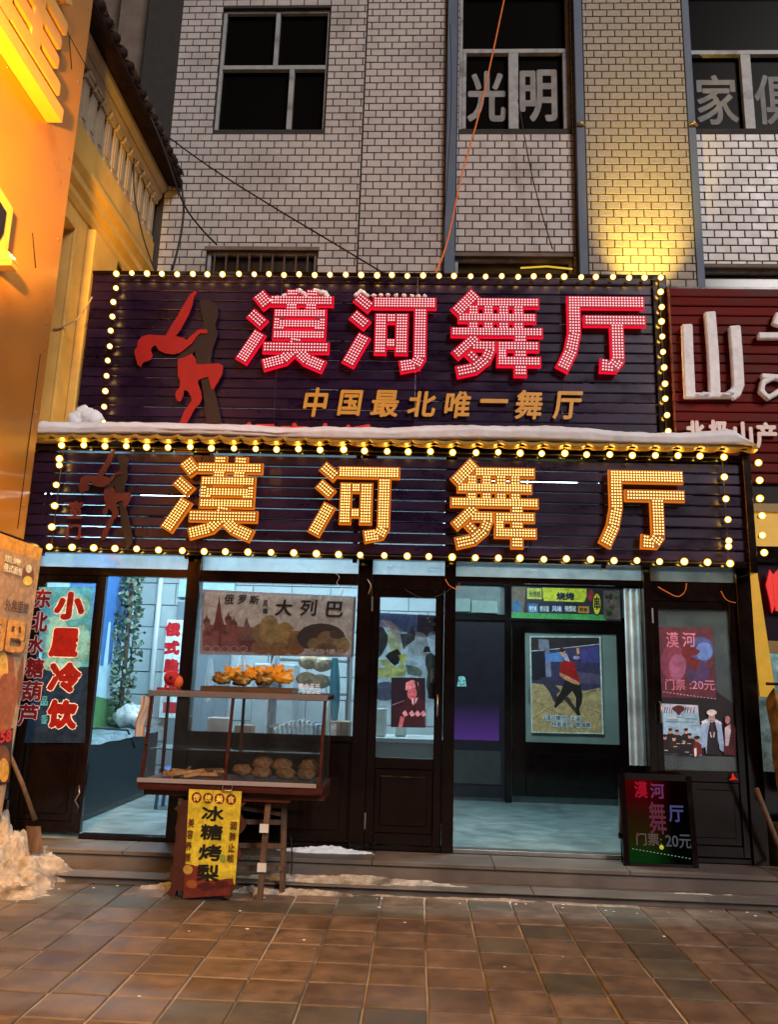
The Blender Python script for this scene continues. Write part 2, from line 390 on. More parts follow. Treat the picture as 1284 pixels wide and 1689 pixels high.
tr_me = [tile_mesh(.32 - g_, .30 - g_, .014, tile_red, 'paving_tile') for g_ in (.010, .013, .017)]
tg_me = [tile_mesh(.32 - g_, .30 - g_, .014, tile_grey, 'paving_tile') for g_ in (.010, .015)]
for j in range(12):
    for i in range(-12, 13) if j < 12 else ():
        cx, cy = .075 + .32 * (i + .5) - .32, GY - .3 * (j + .5)
        if abs(cx) > cy * .62 + .5: continue
        grey = (1.3 < cx < 1.7 and j in (0, 2, 3, 4, 5)) or (j == 1 and -3 < cx < 0) or (j == 0 and cx < -1.2 and i % 2) or (j == 7 and -1.2 < cx < .1) or rnd.random() < .04
        inst('paving_tile', rnd.choice(tg_me if grey else tr_me), (cx + rnd.uniform(-.001, .001), cy + rnd.uniform(-.001, .001), rnd.uniform(-.003, .003)), ground,
             (rnd.uniform(-.004, .004), rnd.uniform(-.004, .004), rnd.choice((0, math.pi))))
# ------------------------------------------------------------------ steps
s1 = MB().box(-4.6, 6, 6.44, 6.70, -.012, .045).build('lower_step', stone_m, bevel=.008, kind='structure')
s2 = MB().box(-4.6, 6, 6.68, 7.02, .045, .155).build('step_riser', stone_m, bevel=.004, kind='structure')
x = -4.6; i = 0
while x < 6:                                   # nosing slabs of the upper step
    w = .9 + .25 * rnd.random()
    MB().box(x + .002, min(x + w, 6) - .002, 6.655, 7.04, .157, .19).build('stone_slab', stone_m, s2, bevel=.004); x += w
for k, x in enumerate((-4.6, -3.2, -1.9, -.6, .9, 2.2, 3.7)):
    MB().box(x + .002, (-3.2, -1.9, -.6, .9, 2.2, 3.7, 6)[k] - .002, 6.40, 6.69, .046, .056).build('stone_slab', stone_m, s1, bevel=.003)

# ================================================================== BRICK BUILDING  (wall plane Y = 9.6)
WY = 9.6
bld = root('brick_building', (.5, WY, 0), 'white glazed brick facade with blue grey strips and dark upper windows above the dance hall', 'building')
wins = []   # openings X0 X1 Z0 Z1
W1 = (-3.08, -1.49, 9.15, 11.2); W2 = (.40, 1.97, 9.16, 11.5); W3 = (3.6, 5.2, 9.16, 11.5)
L1 = (-3.02, -1.50, 5.2, 7.27); L2 = (.37, 1.95, 5.2, 7.20); L3 = (3.62, 5.2, 5.2, 7.06)
PO = (-3.72, 2.96, 0.0, 4.5)
ops = [W1, W2, W3, L1, L2, L3, PO]
# base wall with real openings: rows of boxes between openings
xs = sorted({-4.2, 7.2, *[o[0] for o in ops], *[o[1] for o in ops]}); zs = sorted({0.0, 13.2, *[o[2] for o in ops], *[o[3] for o in ops]})
wb = MB()
for i in range(len(xs) - 1):
    run = None
    for j in range(len(zs) - 1):
        cx, cz = (xs[i] + xs[i + 1]) / 2, (zs[j] + zs[j + 1]) / 2
        if not any(o[0] < cx < o[1] and o[2] < cz < o[3] for o in ops):
            wb.box(xs[i], xs[i + 1], WY + .008, WY + .30, zs[j], zs[j + 1])
# porch back opening is not cut: the porch has its own back wall
wb.build('wall', mortar_m, bld)
BW, BH, GAP = .2, .113, .0145
def brick_mesh(w, m, d=.010):
    t = MB(); h = BH - GAP; c = .004
    a = [(-w / 2, -h / 2), (w / 2, -h / 2), (w / 2, h / 2), (-w / 2, h / 2)]; bq = [(x * (1 - 2 * c / w), z * (1 - 2 * c / h)) for x, z in a]
    vs = [(x, d, z) for x, z in a] + [(x, c, z) for x, z in a] + [(x, 0, z) for x, z in bq]
    fs = [(8, 9, 10, 11)] + [(i, (i + 1) % 4, 4 + (i + 1) % 4, 4 + i) for i in range(4)] + [(4 + i, 4 + (i + 1) % 4, 8 + (i + 1) % 4, 8 + i) for i in range(4)]
    t.add(vs, fs); return t
def blocked(x0, x1, z, op):
    out = [(x0, x1)]
    for o in op:
        if not (o[2] - .03 < z < o[3] + .03): continue
        nw = []
        for a, b_ in out:
            if b_ <= o[0] or a >= o[1]: nw.append((a, b_)); continue
            if a < o[0]: nw.append((a, o[0]))
            if b_ > o[1]: nw.append((o[1], b_))
        out = nw
    return [(a, b_) for a, b_ in out if b_ - a > .015]
BM = {}; cand = []
def bricks(X0, X1, Z0, Z1, m, yface, key, jit=.0):
    r = 0; z = Z0 + BH / 2
    while z < Z1:
        x = X0 - (BW / 2 if r % 2 else 0) + jit - (BW if jit else 0)
        while x < X1:
            a, b_ = max(x, X0), min(x + BW, X1); x += BW
            if b_ - a < .015: continue
            for p, q in blocked(a, b_, z, ops): cand.append(((p + q) / 2, yface, z, round(q - p - GAP, 3), key))
        r += 1; z += BH
bricks(-3.69, -.955, 4.9, 12.2, brick_m, WY, 'flat')
bricks(-.945, .215, 4.93, 12.2, brick_m, WY - .012, 'flat', .07)
bricks(.37, 2.0, 4.9, 12.2, brick_m, WY, 'flat', .03)
bricks(2.125, 3.52, 4.9, 12.2, wavy_m, WY - .12, 'wavy', .05)
bricks(3.63, 7.2, 4.9, 12.2, brick_m, WY, 'flat', .1)
def vis(c): 
    d = cam_rot.transposed() @ (Vector(c[:3]) - Vector((0, 0, CAMZ))); px = 642 + FPX * d.x / -d.z; py = 844.5 - FPX * d.y / -d.z
    return 270 < px < 1290 and -12 < py < 455
seen = sorted([c for c in cand if vis(c) and c[3] > .12], key=lambda c: c[2]); near = set(id(c) for c in seen[:296])
stuff = {'flat': MB(), 'wavy': MB()}
for c in cand:
    key = c[4]; m = brick_m if key == 'flat' else wavy_m
    if c[3] < .004: continue
    if id(c) in near:
        w = c[3]; k = (key, w)
        if k not in BM: BM[k] = brick_mesh(w, m).mesh('brick', m)
        inst('brick', BM[k], (c[0], c[1] + rnd.uniform(-.0015, .0015), c[2]), bld)
    else:
        t = brick_mesh(c[3], m); dy = rnd.uniform(-.0015, .0015)
        stuff[key].add([(v[0] + c[0], v[1] + c[1] + dy, v[2] + c[2]) for v in t.v], t.f)
stuff['flat'].build('remaining_bricks', brick_m, bld, kind='stuff'); stuff['wavy'].build('remaining_wavy_bricks', wavy_m, bld, kind='stuff')
MB().box(2.125, 3.52, WY - .11, WY + .007, 4.9, 12.2).build('pillar', mortar_m, bld)
MB().box(-.945, .215, WY - .0025, WY + .007, 4.9, 12.2).build('raised_wall_strip', mortar_m, bld)
for a, b_, d in ((.22, .36, .10), (2.005, 2.12, .125), (3.523, 3.625, .125)):
    MB().box(a, b_, WY - d, WY + .007, 4.9, 12.2).build('pilaster_strip', strip_m, bld, bevel=.006)
for x in (2.06, 3.58):
    MB().tube([(x - .05, WY - .13, 9.12), (x, WY - .17, 9.13), (x + .06, WY - .13, 9.11)], .018).build('lamp_bracket', mat('brass_bracket', (.5, .35, .15), .4, metal=.6), bld)
for a, b_ in ((W1, 0), (W2, 0), (W3, 0), (L1, 0), (L2, 0), (L3, 0)):        # sloping brick heads and sills
    pass
def window(o, bars, letters=(), low=False, m=darkpane_m):
    X0, X1, Z0, Z1 = o; y = WY + .09
    w = MB().box(X0 + .001, X1 - .001, y + .05, y + .06, Z0, Z1).build('window_pane', m, bld)
    f = MB(); t = .045
    f.box(X0, X0 + t, y - .03, y + .03, Z0, Z1); f.box(X1 - t, X1, y - .03, y + .03, Z0, Z1)
    f.box(X0 + t, X1 - t, y - .03, y + .03, Z0, Z0 + t); f.box(X0 + t, X1 - t, y - .03, y + .03, Z1 - t, Z1)
    f.build('frame', winframe_m, w, bevel=.004)
    for (a, c, e, g_) in bars: MB().box(a, c, y - .036, y + .036, e, g_).build('mullion', winframe_m, w, bevel=.004)
    for ch, (a, c, e, g_) in letters:
        t_ = MB(); text_to(t_, ch, a, c, e, g_, y + .044, bold=.019 if ch in '光明' else .013); t_.build('paper_character', paper_m, w)
    return w
window(W1, [(-3.035, -1.535, 10.19, 10.26), (-2.30, -2.24, 10.26, 11.155), (-2.05, -1.98, 9.195, 10.19)])
window(W2, [(.445, 1.925, 10.45, 10.52), (1.10, 1.24, 9.205, 10.45), (.445, .50, 9.205, 10.45), (1.87, 1.925, 9.205, 10.45)], [('光', (.52, 1.08, 9.38, 10.22)), ('明', (1.27, 1.80, 9.38, 10.24))])
window(W3, [(3.645, 5.155, 10.41, 10.48), (4.37, 4.51, 9.205, 10.41)], [('家', (3.75, 4.33, 9.33, 10.14)), ('俱', (4.56, 5.12, 9.33, 10.14))])
w = window(L1, [], m=mat('brown_dark_glass', (.02, .01, .006), .3, noise_amt=.3))
for k in range(9): MB().box(-2.92 + k * .16, -2.90 + k * .16, WY + .02, WY + .045, 5.25, 7.22).build('bar', mat('rusty_bar', (.10, .05, .03), .7), w)
window(L2, [(.415, 1.905, 6.2, 6.27)], m=pane_stain_m); window(L3, [(3.66, 5.16, 6.2, 6.27)], m=pane_stain_m)
for o in (L1, L2, L3): MB().box(o[0] - .03, o[1] + .03, WY - .014, WY + .09, o[3] - .001, o[3] + .05).build('lintel', concrete_m, bld)
MB().tube([(1.25, WY + .03, 7.05), (1.6, WY + .02, 7.07), (1.94, WY + .03, 7.04)], .012).build('painted_yellow_reflection', glow('painted_reflection_glow', (1, .6, .05), .8), bld)  # glowing strip added in place of a yellow reflection in the glass
# grey recessed bay left of the brick
bay = root('grey_concrete_bay', (-5, 10.1, 0), 'plain grey brown concrete bay with vertical pier beside the white brick facade', 'wall')
MB().box(-9, -3.70, 10.2, 10.4, 0, 13).build('wall', concrete_m, bay)
MB().box(-4.75, -3.98, 9.85, 10.2, 0, 13).build('pier', concrete_m, bay, bevel=.01)
MB().box(-3.97, -3.70, 9.62, 10.2, 0, 13).build('pier', mat('pale_edge_plaster', (.3, .25, .22), .8, noise_amt=.2, scale=3), bay)
MB().box(-4.5, -3.99, 9.80, 9.85, 10.1, 10.2).build('band', concrete_m, bay)
# assumed yellow uplight, added out of sight at the foot of the wavy pillar
up = root('assumed_uplight', (2.72, 8.62, 5.87), 'assumed yellow uplight hidden behind the sign washing the wavy brick pillar', 'lamp')
MB().box(2.62, 2.82, 8.57, 8.67, 5.83, 5.91).build('lamp_head', frame_m, up); MB().bar((2.72, 8.62, 5.85), (2.72, 9.45, 5.7), .03).build('bracket', frame_m, up)
MB().box(2.64, 2.80, 8.59, 8.65, 5.911, 5.915).build('lens', glow('yellow_lens', (1, .62, .03), 6), up)
lamp('assumed_uplight_beam', 'SPOT', (2.72, 8.62, 5.96), 800, (1, .66, .08), .05, aim=(2.86, 9.46, 7.5), spot=50, blend=1, parent=up)

# ================================================================== LED CHARACTERS  (strokes in the survey's units)
G = {
 '漠': ((50, 148, 630, 665), [([(168, 176), (228, 246)], 70), ([(128, 300), (208, 368)], 60), ([(190, 428), (88, 602)], 68), ([(250, 216), (628, 216)], 54),
       ([(380, 148), (380, 275)], 62), ([(505, 150), (500, 275)], 64), ([(278, 300), (590, 300)], 44), ([(310, 368), (560, 368)], 44), ([(278, 438), (590, 438)], 44),
       ([(310, 278), (306, 460)], 62), ([(560, 278), (560, 460)], 62), ([(222, 518), (615, 518)], 58), ([(418, 462), (408, 530), (350, 592), (228, 628)], 62), ([(432, 540), (490, 594), (590, 636)], 66)]),
 '河': ((715, 150, 1268, 668), [([(785, 190), (866, 256)], 60), ([(765, 304), (845, 370)], 60), ([(834, 442), (742, 620)], 70), ([(890, 225), (1268, 225)], 62),
       ([(1180, 250), (1180, 575), (1158, 618), (1066, 634)], 68), ([(936, 300), (936, 550)], 62), ([(1066, 300), (1066, 550)], 66), ([(960, 326), (1040, 326)], 50), ([(960, 486), (1040, 486)], 46)]),
 '舞': ((90, 82, 615, 575), [([(224, 90), (112, 206)], 64), ([(235, 143), (595, 143)], 46), ([(130, 235), (577, 235)], 44), ([(90, 320), (615, 320)], 44),
       ([(214, 165), (214, 300)], 50), ([(303, 165), (303, 300)], 50), ([(392, 165), (392, 300)], 54), ([(480, 165), (480, 300)], 52), ([(230, 350), (112, 458)], 50),
       ([(210, 402), (340, 402)], 46), ([(318, 415), (290, 480), (225, 534), (125, 556)], 56), ([(190, 446), (232, 486)], 42), ([(360, 403), (592, 403)], 46), ([(360, 492), (602, 492)], 46),
       ([(384, 425), (384, 470)], 44), ([(490, 342), (490, 572)], 62)]),
 '厅': ((700, 113, 1226, 555), [([(775, 146), (1222, 146)], 62), ([(808, 176), (808, 330), (784, 440), (732, 542)], 68), ([(872, 256), (1226, 256)], 54), ([(1060, 280), (1060, 490), (1034, 526), (962, 520)], 70)]),
}
def stroke_poly(pts, w):
    pts = [Vector((p[0], p[1])) for p in pts]; l, r = [], []
    for i, p in enumerate(pts):
        if i == 0: t = (pts[1] - p).normalized()
        elif i == len(pts) - 1: t = (p - pts[i - 1]).normalized()
        else: t = ((p - pts[i - 1]).normalized() + (pts[i + 1] - p).normalized()).normalized()
        n_ = Vector((-t.y, t.x)); l.append(p + n_ * w / 2); r.append(p - n_ * w / 2)
    return l + r[::-1]
def inside(p, poly):
    c = False; n_ = len(poly)
    for i in range(n_):
        a, b_ = poly[i], poly[(i + 1) % n_]
        if (a[1] > p[1]) != (b_[1] > p[1]) and p[0] < (b_[0] - a[0]) * (p[1] - a[1]) / (b_[1] - a[1]) + a[0]: c = not c
    return c
def led_char(ch, px, Y, parent, body_m, rim_m, dot_m, pitch=17.5, grow=9, dr=.0080):
    bb, strokes = G[ch]; X0, X1, Z0, Z1 = rect(*px, Y)
    fx = lambda p: X0 + (p[0] - bb[0]) / (bb[2] - bb[0]) * (X1 - X0); fz = lambda p: Z1 - (p[1] - bb[1]) / (bb[3] - bb[1]) * (Z1 - Z0)
    body = MB(); rim = MB(); polys = []
    for i, (pts, w) in enumerate(strokes):
        def ext(pts, e):
            p = [Vector(q) for q in pts]; a = (p[0] - p[1]).normalized() * e; b_ = (p[-1] - p[-2]).normalized() * e; p[0] = p[0] + a; p[-1] = p[-1] + b_; return p
        q = stroke_poly(ext(pts, 3), w + 4); body.prism([(fx(p), fz(p)) for p in q], Y - .05 - .0004 * i, Y)
        q2 = stroke_poly(ext(pts, grow), w + 2 * grow - 2); rim.prism([(fx(p), fz(p)) for p in q2], Y - .030 - .0004 * i, Y + .001)
        polys.append(stroke_poly(pts, w))
    bo = body.build('led_character', body_m, parent); rim.build('glowing_rim', rim_m, bo)
    dots = []; 
    def try_add(p, d=.72):
        for q in dots:
            if abs(q[0] - p[0]) < pitch * d and abs(q[1] - p[1]) < pitch * d and math.hypot(q[0] - p[0], q[1] - p[1]) < pitch * d: return
        dots.append(p)
    gx = bb[0]
    for (pts, w), poly in zip(strokes, polys):      # diagonals: rows along the stroke
        straight = len(pts) == 2 and (abs(pts[0][0] - pts[1][0]) < 8 or abs(pts[0][1] - pts[1][1]) < 8)
        rows = max(2, round(w / pitch)); 
        seglen = [math.hypot(pts[i + 1][0] - pts[i][0], pts[i + 1][1] - pts[i][1]) for i in range(len(pts) - 1)]; tot = sum(seglen); nk = max(2, round(tot / pitch))
        for k in range(nk):
            s_ = (k + .5) / nk * tot; i = 0
            while i < len(seglen) - 1 and s_ > seglen[i]: s_ -= seglen[i]; i += 1
            t = s_ / seglen[i]; x = pts[i][0] + (pts[i + 1][0] - pts[i][0]) * t; y = pts[i][1] + (pts[i + 1][1] - pts[i][1]) * t
            tx, ty = (pts[i + 1][0] - pts[i][0]) / seglen[i], (pts[i + 1][1] - pts[i][1]) / seglen[i]
            for r_ in range(rows):
                o_ = (r_ + .5 - rows / 2) * w / rows; try_add((x - ty * o_, y + tx * o_))
    dm = MB(); 
    for p in dots:
        x, z = fx(p), fz(p); y = Y - .058
        vs = [(x + dr * math.cos(a * math.pi / 3), y, z + dr * math.sin(a * math.pi / 3)) for a in range(6)] + [(x, y - .007, z)]
        dm.add(vs, [(a, (a + 1) % 6, 6) for a in range(6)])
    dm.build('led_dot', dot_m, bo, kind='stuff')
    return bo

# ------------------------------------------------------------------ slats, bulbs
def slat_mesh(L_, h, m):
    t = MB(); pr = [(.008, 0), (-.006, .003), (-.010, h * .12), (-.010, h * .90), (-.004, h * .965), (.012, h * .97)]
    n_ = len(pr); vs = [(x, y, z) for x in (-L_ / 2, L_ / 2) for y, z in pr]
    t.add(vs, [tuple(range(n_)), tuple(range(2 * n_ - 1, n_ - 1, -1))] + [((i + 1) % n_, i, n_ + i, n_ + (i + 1) % n_) for i in range(n_)]); return t.mesh('slat', m)
def slats(X0, X1, Z0, Z1, Y, pitch, h, m, parent, joints, skip=None):
    cuts = [X0] + joints + [X1]; mes = [slat_mesh(b_ - a - .004, h, m) for a, b_ in zip(cuts, cuts[1:])]
    n_ = int((Z1 - Z0) / pitch + .5)
    for k in range(n_):
        for (a, b_), me in zip(zip(cuts, cuts[1:]), mes):
            inst('slat', me, ((a + b_) / 2, Y + rnd.uniform(-.002, .002), Z0 + k * pitch + rnd.uniform(-.002, .002)), parent, (rnd.uniform(-.02, .02), rnd.uniform(-.0012, .0012), 0))
bt = MB(); bt.sphere((0, 0, 0), .0305, 12, 8, (1, 1, 1)); bulb_me = bt.mesh('bulb', bulb_m)
st = MB(); st.tube([(0, .055, 0), (0, .012, 0)], [.022, .016], 8); sock_me = st.mesh('socket', socket_m)
def bulbs(pts, parent, yoff=.07):
    for p in pts:
        p = (p[0] + rnd.uniform(-.008, .008), p[1], p[2] + rnd.uniform(-.006, .006))
        b_ = inst('bulb', bulb_me, (p[0], p[1] - yoff, p[2]), parent, scale=(rnd.uniform(.9, 1.08),) * 3); inst('socket', sock_me, (p[0], p[1] - yoff, p[2]), b_)
def span(a, b_, n_): return [tuple(Vector(a).lerp(Vector(b_), k / (n_ - 1))) for k in range(n_)]

# ================================================================== UPPER SIGN (plane Y = 7.6)
UY = 7.6
us = root('upper_light_sign', (-.5, UY, 4.0), 'upper dark slatted sign with red LED characters, red dancer silhouette and bulb border', 'sign')
slats(-3.62, 2.50, 3.98, 5.80, UY + .03, .1085, .1065, purple_m, us, [-1.55, -.1, 1.4])
fr = MB(); fr.box(-3.62, 2.5, UY + .091, UY + .13, 3.8, 3.9)
for x in (-3.5, -2.2, -.9, .4, 1.7, 2.4): MB().box(x, x + .04, UY + .05, UY + .09, 3.7, 5.78).build('support_post', frame_m, us)
fr.build('support_frame', frame_m, us)
MB().box(-3.62, 2.5, UY - .0, UY + .05, 5.80, 5.835).build('top_rail', frame_m, us); 
MB().box(2.36, 2.50, UY - .012, UY + .0, 3.98, 5.80).build('edge_board', frame_m, us)
red_body = mat('led_face_dark_red', (.10, .008, .010), .5, noise_amt=0, emit=(1, .015, .05), es=.22, sample=False)
red_rim = glow('red_rim_glow', (1, .006, .03), 1.0, True)
red_dot = glow('pink_white_led', (1, .34, .37), 3.3, False)
for ch, px in (('漠', (393, 482, 547, 614)), ('河', (570, 484, 717, 616)), ('舞', (746, 486, 893, 622)), ('厅', (917, 493, 1063, 615))):
    led_char(ch, px, UY - .03, us, red_body, red_rim, red_dot)
gold_letter = mat('golden_letter', (.50, .24, .03), .45, noise_amt=.1, emit=(1, .42, .05), es=.10, sample=False)
for ch, px in zip('中国最北唯一舞厅', ((499, 640, 537, 688), (557, 644, 594, 686), (611, 644, 656, 688), (671, 646, 717, 688), (732, 646, 774, 690), (790, 640, 836, 684), (848, 644, 892, 692), (911, 646, 957, 692))):
    t = MB(); text_px(t, ch, px, UY - .014, bold=.007, shear=.12, ext=.012); t.build('gold_character', gold_letter, us)
red_letter = mat('red_letter', (.65, .03, .02), .5, noise_amt=0)
for ch, px in zip('订座电话', ((403, 697, 452, 748), (458, 698, 508, 749), (515, 699, 562, 750), (568, 700, 614, 752))):
    t = MB(); text_px(t, ch, px, UY - .02, bold=.008, ext=.02); t.build('red_character', red_letter, us)
WOMAN = [[(862, 138), (873, 145), (860, 160), (852, 200), (835, 245), (800, 310), (778, 338), (815, 345), (825, 355), (855, 330), (880, 308), (915, 308), (920, 325), (885, 325), (870, 340), (850, 370), (820, 395), (800, 410), (770, 418), (730, 412), (705, 400), (690, 378), (675, 385), (668, 400), (678, 420), (670, 440), (655, 448), (640, 450), (630, 460), (625, 473), (612, 462), (605, 440), (597, 410), (600, 395), (610, 385), (612, 360), (630, 338), (660, 330), (690, 333), (735, 335), (760, 290), (790, 245), (820, 190), (842, 155)],
         [(788, 440), (820, 430), (850, 415), (862, 430), (872, 462), (900, 462), (970, 457), (987, 468), (985, 500), (965, 540), (940, 578), (930, 550), (922, 515), (880, 530), (875, 540), (890, 580), (895, 610), (885, 635), (860, 660), (845, 690), (825, 725), (815, 750), (800, 795), (770, 803), (758, 795), (776, 765), (780, 733), (800, 710), (815, 670), (850, 620), (845, 600), (830, 578), (815, 575), (812, 600), (800, 625), (785, 622), (777, 600), (780, 580), (795, 565), (800, 540), (788, 510)]]
MAN = [(885, 180), (925, 172), (962, 205), (965, 245), (950, 285), (963, 320), (955, 350), (940, 390), (932, 440), (940, 470), (945, 560), (965, 640), (985, 733), (992, 800), (985, 840), (960, 870), (938, 866), (952, 830), (925, 760), (915, 733), (905, 640), (895, 560), (870, 450), (860, 400), (840, 425), (800, 432), (780, 428), (820, 400), (850, 375), (875, 335), (890, 310), (900, 270), (890, 230)]
def dancers(fn, Y, parent, wm, mm, th=.02):
    q = MB(); q.prism([(lambda w: (w.x, w.z))(U(*fn(p), Y)) for p in MAN], Y - th * .5, Y); q.build('man_silhouette', mm, parent)
    q = MB()
    for poly in WOMAN: q.prism([(lambda w: (w.x, w.z))(U(*fn(p), Y)) for p in poly], Y - th * 1.3, Y - th * .6)
    q.build('woman_silhouette', wm, parent)
dancers(lambda p: (p[0] / 2.675, 430 + p[1] / 2.675), UY - .02, us, mat('red_silhouette', (.40, .008, .010), .45, noise_amt=.1), mat('black_silhouette', (.012, .005, .006), .5, noise_amt=0))
c0, c1, c2, c3 = [U(*p, UY) for p in ((197, 457), (1087, 463), (1098, 715), (175, 700))]
bulbs(span((c0.x, UY, 5.765), (2.42, UY, 5.765), 36), us); bulbs(span((c0.x, UY, 5.60), (c0.x + .02, UY, 4.10), 10), us, .07); bulbs(span((2.42, UY, 5.60), (2.42, UY, 4.10), 10), us)
MB().tube([(c0.x, UY - .03, 5.765), (2.42, UY - .03, 5.765)], .006).build('lamp_cord', cable_m, us); MB().tube([(2.42, UY - .03, 5.765), (2.42, UY - .03, 4.0)], .006).build('lamp_cord', cable_m, us)
def snowcap(pxs, Y, name, label, seed, r=.045):
    m = MB()
    pts = [U(*p, Y) for p in pxs]
    for k in range(len(pts) - 1):
        for t in range(3):
            p = pts[k].lerp(pts[k + 1], t / 3); m.sphere(p, r, 8, 6, (1.1, .8, .9), amp=.5, seed=seed + k * 3 + t)
    m.build(name, snow_m, label=label, cat='snow')
snowcap([(447, 497), (480, 484), (495, 480), (512, 492), (520, 480), (536, 484), (543, 494)], UY - .06, 'snow_clump', 'snow lying on top of the first red LED character', 1, .030)
snowcap([(588, 487), (596, 480), (606, 488), (640, 487), (680, 489), (712, 489)], UY - .06, 'snow_clump', 'snow along the top of the second red LED character', 5, .024)

# ================================================================== SHOP PORCH
FY = 7.1; FZ = .22
shop = root('shop_porch', (-.4, FY, .19), 'glazed dance hall porch with brown black metal frames and bright interior', 'shop front')
BX0, BX1 = -3.66, 2.92
MB().box(BX0, BX1, 7.12, 9.95, .17, FZ).build('floor', floor_m, shop)
# back wall of blocks
bw = MB().box(BX0, BX1 - .01, 9.96, 10.05, FZ, 3.60).build('back_wall', mat('block_joint', (.16, .19, .2), .8), shop)
bm = {}
for r_ in range(12):
    x = -3.65 - (.25 if r_ % 2 else 0)
    while x < .28:
        a, b_ = max(x, -3.65), min(x + .5, .28); x += .5
        if b_ - a < .05: continue
        w = round(b_ - a - .012, 3)
        if w not in bm: bm[w] = MB().box(-w / 2, w / 2, 0, .02, 0, .266).mesh('wall_block', block_m)
        inst('wall_block', bm[w], ((a + b_) / 2, 9.945, FZ + r_ * .28), bw)
MB().box(BX0, BX1, 7.16, 10.0, 3.62, 3.66).build('ceiling', ceil_m, shop)
MB().box(BX0 - .06, BX0, 7.16, 9.95, FZ, 3.62).build('side_wall', block_m, shop)
MB().box(BX1 - .03, BX1 + .03, 7.16, 9.95, FZ, 3.62).build('side_wall', frame_m, shop)
MB().box(.25, .31, 7.2, 9.94, FZ, 3.6).build('partition', mat('partition_grey', (.20, .24, .25), .6, noise_amt=.1), shop)
# roof
rf = MB(); rf.add([(BX0 - .05, 6.78, 3.70), (BX1 + .03, 6.78, 3.70), (BX1 + .03, 9.58, 4.6), (BX0 - .05, 9.58, 4.6), (BX0 - .05, 6.78, 3.68), (BX1 + .03, 6.78, 3.68), (BX1 + .03, 9.58, 4.56), (BX0 - .05, 9.58, 4.56)],
              [(0, 1, 2, 3), (7, 6, 5, 4), (0, 4, 5, 1), (1, 5, 6, 2), (2, 6, 7, 3), (3, 7, 4, 0)]); rf.build('roof', roof_m, shop)
# scalloped golden roof edge
ed = MB(); n_ = 34 * 8
def edge(u, v):
    x = BX0 - .03 + (BX1 - BX0 + .06) * u; ph = (x / .196) % 1; s_ = (1 - abs(2 * ph - 1)) ** 3
    return (x, 6.76 - .02 * v, 3.715 - .035 * v + .028 * s_)
ed.grid(edge, n_, 1, 0, False); ed.grid(lambda u, v: (edge(u, 1)[0], 6.74 + .09 * v, edge(u, 1)[2] - .012 * v), n_, 1, 0, False)
ed.build('roof_edge', gold_m, shop)
# posts and beams of the front (bottom, top z)
def fbox(x0, x1, z0, z1, y0=FY - .04, y1=FY + .05, name='beam', m=frame_m, p=None, bv=.004): return MB().box(x0, x1, y0, y1, z0, z1).build(name, m, p or shop, bevel=bv)
for a, b_ in ((-3.66, -3.56), (-2.14, -2.02), (-.57, -.44), (.215, .315), (1.985, 2.05), (2.80, 2.93)):
    fbox(a, b_, .19, 3.6, FY - .06, FY + .07, 'post')
for a, b_, lo in ((-3.56, -2.14, 2.46), (-2.02, -.57, 2.43), (-.44, .215, 2.40), (.315, 1.985, 2.485), (2.05, 2.80, 2.36)):
    fbox(a, b_, lo, 2.535); fbox(a, b_, 2.70, 2.74)
    MB().box(a, b_, FY + .0, FY + .006, 2.535, 2.70).build('transom_pane', glass_h, shop)
for a, b_ in ((-2.02, -.57), (-.44, .215), (2.05, 2.80)): fbox(a, b_, .19, .23)
fbox(.315, 1.985, .19, .225, FY - .05, FY + .06, 'threshold', steel_m); fbox(-2.9, -2.14, .19, .225, FY - .05, FY + .06, 'threshold')
# bay 2: window above panel
fbox(-2.02, -.57, 1.06, 1.11); fbox(-2.02, -.57, .23, 1.06, FY - .01, FY + .03, 'lower_panel'); 
fbox(-1.93, -.66, .33, .96, FY - .025, FY - .011, 'raised_panel')
MB().box(-2.02, -.57, FY, FY + .006, 1.11, 2.43).build('window_pane', glass, shop)
# bay 3: door
def door(x0, x1, z0, z1, gz, name='door', y=FY, st=.075, gm=None):
    d = MB(); f = .04
    d.box(x0, x0 + st, y - .03, y + .03, z0, z1); d.box(x1 - st, x1, y - .03, y + .03, z0, z1)
    d.box(x0 + st, x1 - st, y - .03, y + .03, z1 - .07, z1); d.box(x0 + st, x1 - st, y - .03, y + .03, z0, z0 + .09); d.box(x0 + st, x1 - st, y - .03, y + .03, gz - .09, gz)
    o = d.build(name, frame_m, shop, bevel=.005)
    MB().box(x0 + st, x1 - st, y, y + .006, gz, z1 - .07).build('pane', gm or glass, o)
    q = MB(); q.box(x0 + st, x1 - st, y - .015, y + .015, z0 + .09, gz - .09); q.box(x0 + st + .05, x1 - st - .05, y - .028, y - .016, z0 + .15, gz - .15); q.build('kick_panel', frame_m, o, bevel=.008)
    for hz in ((z0 + .12), (z1 - .2)): MB().box(x0 - .012, x0 + .012, y - .045, y - .031, hz, hz + .13).build('hinge', steel_m, o)
    return o
d3 = door(-.44, .213, .235, 2.40, .94)
MB().tube([(.165, FY - .031, 1.30), (.165, FY - .07, 1.31), (.165, FY - .07, 1.47), (.165, FY - .031, 1.48)], .009).build('handle', steel_m, d3)
d5 = door(2.055, 2.795, .235, 2.36, .92, st=.06, gm=glassmat('hazy_glass', haze=.4, hazecol=(.34, .40, .40)))  # cloudy grey haze mixed into this pane
MB().tube([(2.09, FY - .031, 1.30), (2.09, FY - .07, 1.31), (2.09, FY - .07, 1.47), (2.09, FY - .031, 1.48)], .009).build('handle', steel_m, d5)
